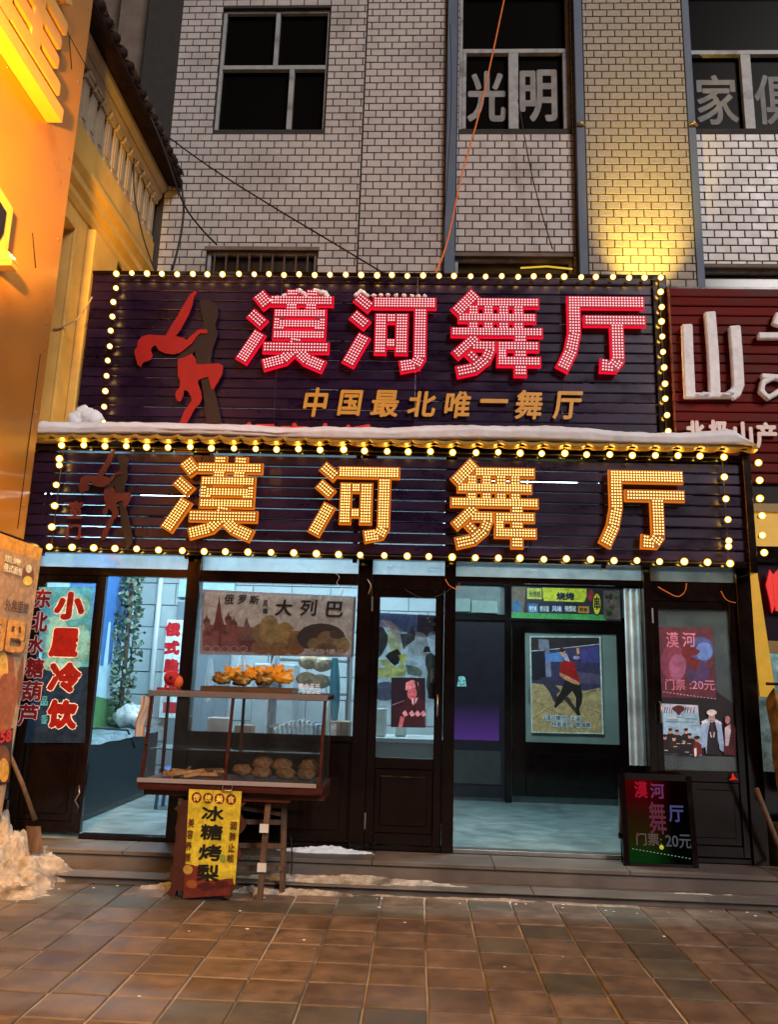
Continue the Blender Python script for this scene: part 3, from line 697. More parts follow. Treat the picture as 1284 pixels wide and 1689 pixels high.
# bay 1: fixed glazed leaf with the big lettering
d1 = door(-3.56, -2.90, .23, 2.46, 1.07, st=.09)
MB().tube([(-2.945, FY - .031, .62), (-2.925, FY - .06, .56), (-2.955, FY - .06, .50), (-2.92, FY - .06, .45), (-2.94, FY - .031, .40)], .007).build('handle', steel_m, d1)
# cool white tubes on the porch ceiling, some assumed to light the interior
for k, (x, y, e) in enumerate(((-2.75, 8.5, 80), (-1.2, 8.3, 75), (-.15, 8.7, 34), (1.1, 7.65, 75))):
    t = root('ceiling_tube_lamp', (x, y, 3.56), ('cool white ceiling tube above the chest freezer', 'cool white ceiling tube above the bread window', 'cool white ceiling tube behind the mural door', 'cool white ceiling tube above the entrance floor')[k], 'lamp', 'tube lamps on the porch ceiling')
    MB().box(x - .45, x + .45, y - .03, y + .03, 3.585, 3.62).build('housing', winframe_m, t); MB().tube([(x - .44, y, 3.57), (x + .44, y, 3.57)], .014, 8).build('tube', tube_m, t)
    lamp('tube_light', 'AREA', (x, y, 3.548), e, ((.60, .86, 1.0) if k < 3 else (.66, .95, 1.0)), .9, aim=(x, y, 0), sizey=.08, parent=t)
purple_glow = bpy.data.materials.new('purple_lit_glass'); purple_glow.use_nodes = True; n = purple_glow.node_tree; b = n.nodes['Principled BSDF']; L = n.links.new
b.inputs['Base Color'].default_value = (.02, .016, .03, 1); b.inputs['Roughness'].default_value = .3
tcn = n.nodes.new('ShaderNodeTexCoord'); sp = n.nodes.new('ShaderNodeSeparateXYZ'); rp = n.nodes.new('ShaderNodeValToRGB'); L(tcn.outputs['Generated'], sp.inputs[0]); L(sp.outputs['Z'], rp.inputs[0])
rp.color_ramp.elements[0].color = (.10, .03, .28, 1); rp.color_ramp.elements[1].color = (0, 0, 0, 1); L(rp.outputs[0], b.inputs['Emission Color']); b.inputs['Emission Strength'].default_value = .5
# ---- inner entrance (back wall of the porch, right)
IY = 9.86
inner = root('inner_entrance', (1.6, IY, FZ), 'dark inner doors behind the open entrance, left one nearly black', 'door')
MB().box(.31, BX1 - .04, IY + .03, IY + .08, FZ, 3.6).build('wall', mat('inner_wall_grey', (.22, .26, .27), .6), inner)
MB().box(.32, 1.05, IY - .01, IY + .03, FZ + .05, 2.36).build('door_leaf', mat('dark_purple_door', (.022, .018, .03), .3, noise_amt=.2), inner)
MB().box(.40, .98, IY - .014, IY - .0105, .92, 1.35).build('lit_glass', purple_glow, inner)
for z0, z1 in ((.42, .80),): 
    MB().box(.38, 1.0, IY - .025, IY - .011, z0, z1).build('door_panel', mat('door_grey_panel', (.05, .055, .055), .45), inner)
MB().box(1.05, 1.13, IY - .05, IY + .029, FZ, 2.85).build('frame_post', frame_m, inner); MB().box(2.60, 2.72, IY - .05, IY + .029, FZ, 2.85).build('frame_post', frame_m, inner)
MB().box(.32, 2.72, IY - .055, IY + .028, 2.36, 2.43).build('frame_beam', frame_m, inner); MB().box(.32, 2.72, IY - .055, IY + .028, 2.80, 2.88).build('frame_beam', frame_m, inner)
dd = MB(); dd.box(1.14, 1.30, IY - .03, IY + .02, .30, 2.35); dd.box(2.42, 2.59, IY - .03, IY + .02, .30, 2.35); dd.box(1.30, 2.42, IY - .03, IY + .02, 2.23, 2.35); dd.box(1.30, 2.42, IY - .03, IY + .02, .30, .92)
dd = dd.build('door_leaf', frame_m, inner, bevel=.005)
MB().box(1.30, 2.42, IY, IY + .01, .92, 2.23).build('pane', mat('pale_green_pane', (.24, .30, .27), .35, noise_amt=.2, scale=2), dd)
MB().box(1.40, 2.36, IY - .045, IY - .031, .42, .80).build('kick_panel', frame_m, dd, bevel=.006)
MB().bar((1.345, IY - .05, 1.42), (1.345, IY - .05, 1.58), .02).build('handle', steel_m, dd)
MB().box(.34, 1.0, IY + .0, IY + .02, 2.44, 2.79).build('transom_pane', mat('transom_grey', (.30, .37, .39), .3, noise_amt=.15), inner)
for a, b_, c, d in ((.40, .62, 2.46, 2.62), (.64, .96, 2.45, 2.60)): MB().box(a, b_, IY - .06, IY - .01, c, d).build('white_box', mat('pale_teal_card', (.45, .62, .60), .6), label='pale card box lying on the ledge over the dark inner door, %s one' % ('left' if a < .5 else 'wider right'), cat='box', group='card boxes over the inner door')
st_ = Print(IY - .012); tm = ink((150, 240, 215)); st_.poly([(757, 1119), (768, 1118), (770, 1132), (754, 1132)], tm); st_.ell(762, 1119, 6, 4.2, tm); st_.line([(757, 1122), (760, 1124)], 1.2, ink((20, 40, 40))); st_.line([(764, 1124), (767, 1122)], 1.2, ink((20, 40, 40))); st_.line([(759, 1128), (762, 1130), (766, 1127)], 1.1, ink((20, 40, 40)))
st_.build('door_sticker', label='small pale green paper sticker on the dark inner door', cat='sticker')

# ================================================================== LOWER SIGN (plane Y = 6.9)
LY = 6.9
ls = root('lower_light_sign', (-.4, LY, 2.6), 'lower dark slatted sign with yellow LED characters and bulb border under snowy roof', 'sign')
slats(-3.64, 2.90, 2.70, 3.60, LY + .03, .1, .0935, purple_m, ls, [-2.05, -.5, .95])
fr = MB()
for x in (-3.5, -2.15, -.62, .25, 1.6, 2.84): MB().box(x, x + .04, LY + .05, LY + .09, 2.62, 3.66).build('support_post', frame_m, ls)
MB().box(-3.64, 2.91, LY + .0, LY + .10, 2.645, 2.70).build('bottom_rail', frame_m, ls, bevel=.004); MB().box(-3.64, 2.91, LY + .0, LY + .10, 3.605, 3.668).build('top_rail', frame_m, ls, bevel=.004)
MB().box(2.862, 2.93, LY - .03, LY + .20, 2.60, 3.69).build('end_board', frame_m, ls, bevel=.004)
yel_body = mat('led_face_brown', (.12, .035, .008), .5, noise_amt=0, emit=(1, .24, .02), es=.20, sample=False)
yel_rim = glow('orange_rim_glow', (1, .22, .01), .75, True)
yel_dot = glow('yellow_white_led', (1, .62, .15), 4.0, False)
for ch, px in (('漠', (271, 756, 430, 892)), ('河', (514, 762, 657, 895)), ('舞', (745, 764, 886, 904)), ('厅', (987, 779, 1127, 904))):
    led_char(ch, px, LY - .03, ls, yel_body, yel_rim, yel_dot, dr=.0072)
dancers(lambda p: ((350 + (p[0] - 597) * .597) / 2.675, 680 + (165 + (p[1] - 138) * .6) / 2.675), LY - .02, ls, mat('brown_silhouette', (.11, .014, .008), .5, noise_amt=.2), mat('black_silhouette2', (.014, .007, .006), .5, noise_amt=0))
t = MB(); text_px(t, '室', (113, 826, 137, 856), LY - .02, bold=.006, ext=.01); text_px(t, '门', (110, 864, 134, 890), LY - .02, bold=.006, ext=.01); t.build('brown_character', mat('brown_letter', (.13, .018, .014), .5, noise_amt=0), ls)
bulbs(span((-3.35, LY, 3.634), (2.68, LY, 3.634), 31), ls); bulbs(span((-3.35, LY, 2.676), (2.68, LY, 2.676), 31), ls)
bulbs(span((-3.35, LY, 3.634), (-3.35, LY, 2.676), 6)[1:-1], ls); bulbs([(-3.35, LY, 3.50), (2.68, LY, 2.82)], ls); bulbs(span((2.68, LY, 3.634), (2.68, LY, 2.676), 6)[1:-1], ls)
for k in range(6): bulbs([(2.995, LY + .02, 3.60 - k * .165)], ls, .05)
for z in (3.634, 2.676): MB().tube([(-3.35, LY - .03, z), (2.68, LY - .03, z)], .005).build('lamp_cord', cable_m, ls)
for x in (-3.35, 2.68): MB().tube([(x, LY - .03, 3.63), (x, LY - .03, 2.68)], .005).build('lamp_cord', cable_m, ls)
# snow on the roof edge
sn = MB()
def snowf(u, v):
    x = BX0 - .05 + (BX1 - BX0 + .04) * u
    prof = [(6.80, 3.722), (6.735, 3.735), (6.715, 3.79), (6.735, 3.825), (6.79, 3.855), (6.95, 3.895), (7.25, 3.975), (7.62, 4.07), (8.5, 4.42)]
    k = v * 8; i = min(7, int(k)); f = k - i; y = prof[i][0] * (1 - f) + prof[i + 1][0] * f; z = prof[i][1] * (1 - f) + prof[i + 1][1] * f
    a = noise.noise(Vector((x * 1.3, y * 2, 0))) * .035 + noise.noise(Vector((x * 5, y * 5 + z * 6, 3))) * .012 + noise.noise(Vector((x * 16, y * 14 + z * 16, 3))) * .005
    endf = min(1, min(u, 1 - u) * 40)
    return (x, y - a * (1 if z < 3.9 else 0), z * endf + (1 - endf) * (3.72 + (y - 6.8) * .3) + (a if v > .2 else 0) * .8 + .012 * math.sin(x * 2.1))
sn.grid(snowf, 420, 32); sn.build('roof_snow', snow_m, label='thick white snow lying along the porch roof edge', cat='snow', kind='stuff')
snowcap([(126, 690), (140, 680), (152, 688), (162, 692)], 7.2, 'snow_lump', 'lump of snow by the plaster pilaster beside the upper sign', 9, .075)

# ================================================================== PRINTS ON THE GLASS
# big lettering on the left leaf
p = Print(FY - .035); F = film
p.poly([(64, 968), (155, 968), (146, 1100), (70, 1100)], F((90, 175, 255))); p.poly([(60, 1100), (146, 1100), (140, 1225), (40, 1225)], F((40, 58, 84)))
for cx, cy, rx, ry in ((120, 1000, 28, 22), (90, 1050, 26, 34), (135, 1060, 14, 30), (100, 1095, 34, 14)): p.ell(cx, cy, rx, ry, F((140, 205, 255)))
for ch, px in zip('小屋冷饮', ((88, 974, 142, 1024), (80, 1034, 132, 1086), (78, 1090, 136, 1144), (76, 1152, 130, 1204))):
    p.text(ch, px, ink((225, 205, 210)), bold=.027); p.text(ch, (px[0] + 1.5, px[1] + 1.5, px[2] - 1.5, px[3] - 1.5), ink((120, 10, 12)), bold=.018)
for ch, px in zip('东北水糖葫芦', ((57, 970, 86, 1004), (52, 1008, 80, 1043), (44, 1047, 74, 1080), (42, 1084, 74, 1119), (36, 1122, 71, 1157), (30, 1160, 65, 1198))):
    p.text(ch, px, ink((205, 190, 200)), bold=.0115); p.text(ch, (px[0] + .8, px[1] + .8, px[2] - .8, px[3] - .8), ink((110, 10, 12)), bold=.0065)
for s_, px in (('品', (68, 1148, 80, 1164)), ('香', (68, 1178, 80, 1194))): p.text(s_, px, F((90, 170, 220)), bold=.003)
p.build('glass_lettering', label='blue film with large red characters on the left glazed leaf', cat='sticker')
# bread poster in window
PY = FY + .025
q = Print(PY); q.poly([(334, 972), (588, 984), (583, 1084), (329, 1079)], ink((190, 180, 186))); q.poly([(338, 976), (584, 987), (580, 1080), (333, 1075)], ink((232, 214, 208)))
brn, brn2 = ink((120, 62, 62)), ink((150, 92, 88))
q.poly([(334, 1074), (334, 1040), (346, 1030), (420, 1035), (424, 1076)], brn2)
q.poly([(352, 1036), (357, 1010), (362, 982), (365, 1010), (371, 1036)], brn); q.rect(352, 1030, 372, 1070, brn)
for cx, cy in ((341, 1026), (356, 1040), (377, 1022), (386, 1030), (342, 1048), (370, 1046)): q.ell(cx, cy, 6, 7, brn, 12); q.poly([(cx - 2, cy - 6), (cx, cy - 14), (cx + 2, cy - 6)], brn); q.rect(cx - 5, cy, cx + 5, 1068, brn2)
q.poly([(394, 1062), (407, 1018), (424, 1064)], ink((135, 100, 85))); q.rect(396, 1056, 424, 1072, brn)
for k in range(5): q.ell(342 + k * 15, 1070, 7, 5.5, ink((190, 165, 165)), 12); q.ell(342 + k * 15, 1070, 5.5, 4, brn2, 12)
for cx, cy, rx, ry, c in ((430, 1045, 14, 16, (150, 128, 80)), (445, 1040, 17, 26, (168, 148, 96)), (470, 1048, 17, 22, (176, 150, 92)), (490, 1058, 16, 18, (150, 118, 64)), (432, 1068, 18, 11, (150, 112, 74)), (460, 1070, 20, 11, (160, 118, 72)), (487, 1070, 16, 10, (148, 106, 60)), (530, 1052, 40, 24, (70, 52, 50)), (520, 1062, 13, 10, (140, 120, 78)), (540, 1052, 16, 11, (150, 124, 86)), (562, 1064, 16, 14, (165, 142, 96)), (538, 1070, 18, 9, (120, 92, 62)), (556, 1046, 12, 8, (90, 70, 56))): q.ell(cx, cy, rx, ry, ink(c), 16)
ik = ink((38, 16, 18))
for ch, px in (('俄', (370, 980, 386, 997)), ('罗', (393, 981, 406, 996)), ('斯', (412, 982, 427, 997)), ('风', (434, 990, 442, 1001)), ('味', (434, 1003, 442, 1013)), ('大', (454, 989, 482, 1016)), ('列', (495, 989, 522, 1016)), ('巴', (538, 992, 566, 1018))): q.text(ch, px, ik, bold=.004 if px[2] - px[0] > 20 else .0016, shear=.08)
q.text('现烤慢头', (502, 1070, 572, 1081), ink((215, 195, 190)), bold=.0022)
q.build('bread_poster', label='wide poster with pointed towers and bread behind the shop window', cat='poster')
q = Print(FY - .002); q.text('美食王氏', (492, 1127, 529, 1137), ink((235, 225, 230)), bold=.0016); q.text('13845', (491, 1139, 529, 1148), ink((235, 225, 230)), bold=.0016); q.build('window_lettering', label='small white lettering on the window just above the display cart', cat='sticker')
# mural film on the middle door
q = Print(FY + .03); fl = film
q.poly([(617, 1010), (730, 1016), (726, 1170), (613, 1168)], fl((130, 142, 148)))
q.poly([(617, 1010), (730, 1016), (730, 1040), (700, 1052), (660, 1040), (617, 1030)], fl((62, 72, 104)))
q.poly([(690, 1013), (730, 1016), (730, 1044), (706, 1048), (688, 1040)], fl((36, 36, 78)))
for cx, cy, r_ in ((717, 1030, 3), (706, 1020, 1.2), (709, 1025, 1.1), (725, 1028, 1.3)): q.ell(cx, cy, r_, r_, fl((235, 225, 120)), 10)
q.ell(716, 1048, 10, 7, fl((160, 175, 188))); q.ell(690, 1062, 18, 20, fl((176, 186, 184))); q.ell(640, 1034, 26, 8, fl((160, 165, 172)), rot=20)
q.poly([(617, 1032), (632, 1034), (641, 1050), (638, 1066), (630, 1080), (617, 1092)], fl((48, 50, 50)))
q.poly([(640, 1036), (652, 1040), (661, 1056), (664, 1072), (652, 1078), (644, 1076), (640, 1060)], fl((222, 220, 150)))
q.poly([(628, 1022), (646, 1024), (660, 1040), (662, 1066), (656, 1060), (648, 1044)], fl((225, 228, 214)))
q.poly([(660, 1046), (674, 1044), (680, 1032), (686, 1046), (684, 1056), (672, 1064), (666, 1072)], fl((70, 74, 78)))
q.poly([(636, 1082), (642, 1076), (656, 1070), (662, 1078), (658, 1094), (652, 1098), (644, 1092)], fl((36, 38, 36)))
q.poly([(616, 1100), (640, 1102), (624, 1090), (636, 1086), (650, 1099), (668, 1096), (670, 1112), (648, 1118), (616, 1116)], fl((205, 205, 120)))
q.poly([(657, 1080), (671, 1078), (669, 1090), (664, 1098)], fl((240, 200, 90)))
q.poly([(670, 1096), (690, 1100), (698, 1110), (694, 1116), (672, 1112)], fl((120, 132, 118)))
q.poly([(702, 1080), (712, 1076), (722, 1086), (726, 1108), (726, 1150), (708, 1152), (703, 1130), (706, 1110), (702, 1096)], fl((58, 70, 66)))
q.poly([(698, 1076), (700, 1068), (704, 1065), (709, 1067), (711, 1076), (705, 1075)], fl((34, 36, 40))); q.ell(703, 1079, 2.6, 3.4, fl((180, 150, 130)), 10)
q.poly([(711, 1102), (716, 1102), (716, 1118), (711, 1126)], fl((205, 190, 160)))
q.poly([(708, 1126), (724, 1128), (720, 1154), (706, 1152)], fl((44, 50, 48))); q.ell(635, 1140, 20, 16, fl((95, 102, 122)))
q.build('mural_film', label='dreamlike mural film with a stooping man in a hat on the middle door', cat='mural')
q = Print(FY - .006); bgk = ink((22, 12, 34)); q.poly([(646, 1117), (702, 1118), (702, 1200), (645, 1199)], bgk)
q.line([(647, 1163), (668, 1155)], 1.2, ink((150, 110, 150))); q.poly([(646, 1166), (664, 1164), (662, 1198), (646, 1198)], ink((34, 16, 32)))
skin = ink((178, 100, 116)); q.poly([(668, 1152), (676, 1148), (690, 1148), (702, 1156), (702, 1199), (664, 1198), (661, 1170)], ink((52, 18, 32)))
q.ell(680, 1143, 8, 11, skin, 14); q.poly([(669, 1138), (670, 1126), (680, 1121), (690, 1125), (692, 1137), (687, 1133), (672, 1138)], ink((228, 140, 158))); q.poly([(688, 1123), (692, 1135), (690, 1142), (686, 1134), (684, 1124)], ink((40, 16, 34)))
q.line([(675, 1142), (678, 1141.5)], 1, ink((60, 20, 30))); q.line([(682, 1141), (685, 1140.5)], 1, ink((60, 20, 30))); q.line([(678, 1149), (683, 1148.5)], .9, ink((90, 30, 40)))
q.poly([(679, 1152), (686, 1152), (690, 1150), (684, 1164), (680, 1160)], ink((226, 180, 200))); q.line([(684, 1152), (684, 1180)], 2.2, ink((20, 10, 22)))
for a in (664, 675, 684.5, 694): q.poly([(a, 1176), (a + 5, 1171), (a + 10, 1179), (a + 4, 1182)], ink((205, 150, 170)))
q.poly([(661, 1181), (668, 1183), (664, 1199), (657, 1199)], skin)
q.build('portrait_poster', label='small purple poster of a man in a pale fur hat on the middle door', cat='poster')
# right leaf posters
q = Print(FY - .006); q.poly([(1087, 1034), (1176, 1035), (1182, 1140), (1216, 1164), (1214, 1248), (1094, 1244)], ink((20, 10, 20)))
q.poly([(1087, 1034), (1176, 1035), (1182, 1152), (1090, 1150)], ink((92, 34, 48))); q.ell(1112, 1092, 22, 30, ink((126, 52, 78))); q.ell(1118, 1100, 14, 22, ink((150, 84, 118)))
q.ell(1156, 1072, 22, 22, ink((70, 84, 140))); q.ell(1162, 1074, 14, 15, ink((98, 134, 205))); q.ell(1152, 1110, 20, 22, ink((74, 50, 96)))
q.poly([(1125, 1068), (1136, 1062), (1156, 1074), (1150, 1080), (1140, 1082), (1156, 1090), (1152, 1098), (1146, 1108), (1138, 1102), (1136, 1090), (1126, 1080)], ink((110, 24, 24)))
q.text('漠', (1099, 1042, 1120, 1068), ink((214, 120, 150)), bold=.002); q.text('河', (1126, 1043, 1148, 1067), ink((214, 130, 160)), bold=.002)
q.text('门票', (1098, 1120, 1131, 1138), ink((205, 120, 140)), bold=.001); q.text(':20元', (1138, 1122, 1180, 1138), ink((214, 130, 160)), bold=.001)
for k in range(16): q.line([(1094 + k * 5.6, 1141 + k * .75), (1097 + k * 5.6, 1141.4 + k * .75)], .9, ink((225, 200, 210)))
q.build('ticket_price_poster', label='dark red poster with ticket price on the right glazed leaf, partly blue lit', cat='poster')
q = Print(FY - .022); q.poly([(1091, 1160), (1152, 1163), (1153, 1178), (1158, 1216), (1158, 1246), (1095, 1243)], ink((150, 185, 210))); q.poly([(1091, 1160), (1152, 1163), (1152, 1176), (1091, 1174)], ink((190, 196, 214)))
q.ell(1120, 1169, 10, 6, ink((84, 22, 30))); q.poly([(1114, 1172), (1126, 1172), (1122, 1179), (1118, 1179)], ink((84, 22, 30)))
for a in (1096, 1100, 1104, 1108, 1130, 1134, 1139, 1144): q.line([(a, 1176), (a + 2, 1166)], 1.5, ink((90, 84, 112)))
q.line([(1102, 1184), (1140, 1184)], 3, ink((230, 236, 242))); q.line([(1118, 1183), (1150, 1186)], 2, ink((90, 150, 180))); q.line([(1098, 1190), (1146, 1191)], .8, ink((60, 90, 100)))
blk = ink((24, 14, 18)); face = ink((196, 150, 140))
for cx, cy, c in ((1106, 1206, blk), (1117, 1208, blk), (1132, 1206, blk), (1097, 1216, blk), (1112, 1218, ink((40, 26, 16))), (1129, 1222, blk), (1138, 1214, blk)):
    q.poly([(cx - 9, cy + 24), (cx - 7, cy + 6), (cx - 2, cy + 3), (cx + 3, cy + 3), (cx + 8, cy + 6), (cx + 9, cy + 24)], c); q.ell(cx, cy, 3.1, 4.3, face, 10); q.ell(cx, cy - 3, 3.4, 2.4, blk, 10)
q.rect(1094, 1234, 1150, 1243, blk)
q.poly([(1143, 1240), (1144, 1224), (1150, 1222), (1157, 1228), (1158, 1244), (1146, 1248)], ink((110, 22, 28))); q.ell(1150, 1219, 4, 4.4, face, 10); q.ell(1150, 1216, 4.8, 3, blk, 10); q.poly([(1145, 1234), (1149, 1233), (1149, 1246), (1146, 1248)], ink((225, 215, 215)))
for x0, y0 in ((1116, 1226), (1124, 1226), (1134, 1226), (1111, 1231), (1096, 1237), (1130, 1240)): q.line([(x0, y0), (x0 + 6, y0 + .2)], 1.2, ink((200, 195, 195)))
q.build('group_poster', label='pale blue poster with a group of small people low on the right leaf', cat='poster')
q = Print(FY - .020); q.poly([(1156, 1196), (1164, 1186), (1176, 1184), (1190, 1190), (1196, 1232), (1194, 1240), (1188, 1236), (1186, 1222), (1182, 1244), (1166, 1244), (1164, 1232), (1158, 1234), (1154, 1220)], ink((150, 176, 212)))
q.poly([(1166, 1244), (1168, 1210), (1172, 1190), (1180, 1190), (1184, 1206), (1186, 1245)], ink((22, 12, 24))); q.line([(1175, 1191), (1176, 1216)], 3, ink((80, 40, 48))); q.line([(1172, 1207), (1174, 1216)], 1.6, ink((210, 195, 200))); q.line([(1179, 1207), (1178, 1216)], 1.6, ink((210, 195, 200)))
q.poly([(1157, 1190), (1166, 1186), (1170, 1190), (1160, 1194)], ink((215, 215, 225))); q.poly([(1182, 1186), (1192, 1194), (1188, 1194), (1180, 1190)], ink((215, 215, 225)))
q.ell(1174.5, 1184, 5.4, 7.2, ink((205, 170, 165)), 12); q.ell(1174.5, 1175, 8.3, 5, ink((225, 205, 205)), 14); q.line([(1172, 1188), (1177, 1188)], 1, ink((120, 50, 55)))
q.line([(1171.5, 1183), (1173.5, 1183)], .8, ink((60, 30, 30))); q.line([(1176, 1183), (1178, 1183)], .8, ink((60, 30, 30)))
q.poly([(1196, 1200), (1200, 1193), (1206, 1193), (1214, 1200), (1214, 1246), (1194, 1244)], ink((76, 22, 32))); q.poly([(1196, 1200), (1205, 1194), (1206, 1206), (1202, 1230), (1197, 1230)], ink((200, 190, 205))); q.ell(1200.5, 1187, 4.4, 6.8, ink((185, 120, 120)), 12)
q.build('two_men_poster', label='print of two men, one in fur hat and blue coat, on right leaf', cat='poster')
# barbecue sign above inner door
q = Print(IY - .06); q.rect(844, 969, 1024, 1022, ink((44, 40, 50))); 
q.poly([(845, 968), (868, 968), (864, 1012), (845, 1012)], ink((120, 100, 84))); q.ell(853, 1000, 8, 12, ink((60, 110, 150))); q.rect(870, 970, 894, 988, ink((205, 210, 90)))
q.poly([(895, 969), (968, 971), (968, 984), (964, 993), (898, 991), (896, 984)], ink((222, 214, 50))); q.rect(844, 1012, 1000, 1021, ink((74, 160, 84)))
for a, b_, c, s_, tcx in ((871, 888, (60, 100, 160), '烤生蚝', (200, 220, 240)), (889, 908, (28, 34, 54), '烤羊腿', (200, 210, 220)), (909, 929, (24, 32, 92), '风味', (225, 225, 235)), (930, 953, (14, 14, 18), '辣爆鱿', (215, 220, 225)), (954, 972, (200, 140, 50), '铁板', (60, 30, 20))):
    q.rect(a, 995 if a != 954 else 1000, b_, 1011, ink(c)); q.text(s_, (a + 2, 999 if a != 954 else 1002, b_ - 2, 1009), ink(tcx), bold=.0015)
q.text('大排档', (873, 975, 892, 985), ink((30, 34, 20)), bold=.001); q.text('烧烤', (918, 977, 948, 990), ink((30, 30, 60)), bold=.006)
q.ell(975, 982, 5, 10, ink((160, 40, 50))); q.ell(985, 996, 8, 20, ink((30, 22, 14))); q.ell(985, 996, 6.2, 17.5, ink((220, 200, 40))); q.text('串', (980, 984, 990, 1006), ink((30, 22, 14)), bold=.004)
q.rect(996, 974, 1023, 1021, ink((112, 92, 84)))
for k in range(14): q.ell(998 + rnd.random() * 24, 978 + rnd.random() * 40, 2 + rnd.random() * 3, 2 + rnd.random() * 4, ink(rnd.choice(((60, 90, 50), (90, 60, 56), (140, 110, 100), (50, 40, 40)))), 8)
q.build('barbecue_sign', label='colourful yellow and green barbecue menu sign above the inner door', cat='sign')
# dance poster
dx = lambda p_: (860 + p_[0] / 8.56, 1040 + p_[1] / 8.56)
q = Print(IY - .036, dx); q.poly([(120, 75), (1125, 85), (1170, 1462), (145, 1440)], ink((190, 200, 195))); q.poly([(140, 95), (1103, 100), (1148, 1445), (160, 1425)], ink((178, 148, 104)))
q.poly([(140, 95), (1103, 100), (1125, 800), (900, 850), (560, 780), (150, 740)], ink((62, 52, 84))); q.poly([(140, 95), (1103, 100), (1104, 200), (145, 290)], ink((46, 32, 36))); q.line([(145, 288), (500, 258), (1100, 190)], 9, ink((225, 220, 215)))
q.poly([(245, 120), (390, 130), (430, 650), (350, 650), (340, 280), (250, 260)], ink((122, 120, 140))); q.poly([(150, 300), (320, 300), (350, 700), (160, 690)], ink((26, 20, 34))); q.poly([(340, 330), (560, 300), (600, 440), (350, 440)], ink((92, 130, 190))); q.poly([(840, 240), (1090, 220), (1100, 450), (850, 450)], ink((74, 66, 130)))
q.poly([(700, 560), (1118, 620), (1125, 760), (800, 740)], ink((90, 74, 100)))
for pts in ([(165, 985), (560, 1190), (850, 1440)], [(160, 1250), (400, 1090), (700, 960), (1060, 840)], [(1060, 1440), (1080, 1280), (1140, 1170), (920, 1100)], [(540, 1430), (580, 1330), (760, 1100)]): q.line(pts, 6, ink((96, 70, 50)))
q.poly([(260, 660), (370, 660), (560, 850), (500, 900), (520, 960), (470, 1020), (400, 860), (300, 740)], ink((58, 50, 66))); q.poly([(600, 960), (660, 930), (780, 1100), (800, 1200)], ink((70, 52, 44)))
q.poly([(610, 710), (830, 720), (865, 900), (860, 1010), (820, 1110), (840, 1200), (790, 1200), (770, 1110), (775, 940), (720, 850), (620, 960), (540, 1040), (490, 1092), (465, 1075), (500, 960), (560, 860)], ink((34, 26, 26)))
q.poly([(560, 450), (620, 410), (700, 430), (750, 450), (800, 640), (830, 720), (720, 730), (600, 690), (545, 590)], ink((165, 22, 18)))
sk = ink((205, 140, 100)); q.poly([(540, 590), (570, 600), (720, 675), (830, 735), (820, 770), (740, 750), (600, 680), (545, 640)], sk); q.poly([(780, 250), (820, 235), (825, 330), (790, 340)], sk); q.ell(585, 300, 42, 50, sk, 14); q.ell(575, 275, 45, 30, ink((50, 30, 28)), 12)
q.poly([(570, 350), (640, 320), (690, 440), (620, 420)], ink((190, 180, 200))); q.ell(780, 380, 50, 26, ink((160, 140, 190)))
wt, bl = ink((232, 240, 238)), ink((46, 78, 92))
q.text('《漠河舞厅》主演', (310, 1190, 840, 1280), wt, bold=.008); q.text('《漠河舞厅》主演', (318, 1198, 832, 1272), bl, bold=.0012); q.text('特邀演员：郭海霖', (425, 1285, 990, 1370), wt, bold=.008); q.text('特邀演员：郭海霖', (433, 1293, 982, 1362), bl, bold=.0012)
q.build('dance_poster', label='framed poster of a dancer in red shirt on the inner right door', cat='poster')

# ================================================================== INSIDE THE PORCH
# blue mural on left side wall
mu = MB(); mm = [mat('mural_blue', (.05, .16, .42), .5, noise_amt=.15), mat('mural_pale', (.45, .68, .80), .5, noise_amt=.1), mat('mural_red', (.5, .06, .08), .5, noise_amt=0), mat('mural_green', (.08, .22, .08), .6, noise_amt=.2)]
X_ = BX0 + .003
def mp(pts, mi, dx=0): mu.add([(X_ + dx, y, z) for y, z in pts], [tuple(range(len(pts)))], mi)
mp([(7.2, .9), (9.9, .9), (9.9, 3.5), (7.2, 3.5)], 1)
mp([(8.0, 2.0), (8.6, 1.7), (9.2, 1.65), (9.6, 1.9), (9.75, 2.6), (9.2, 2.9), (8.0, 2.95)], 0, .002); mp([(8.0, 2.95), (9.2, 2.9), (9.78, 2.56), (9.78, 2.63), (9.2, 2.97), (8.0, 3.02)], 2, .004); mp([(7.2, .9), (9.9, .9), (9.9, 1.22), (9.0, 1.32), (8.2, 1.2), (7.2, 1.25)], 3, .002)
for k in range(7): y = 8.2 + k * .22; mp([(y, 1.60 - .1 * (k % 2)), (y + .14, 1.60 - .1 * (k % 2)), (y + .10, 2.05 + .12 * (k % 3)), (y + .04, 2.05 + .12 * (k % 3))], 1, .004)
mu.build('side_wall_mural', mm, label='blue and white dripping mural with green base on left porch wall', cat='mural')
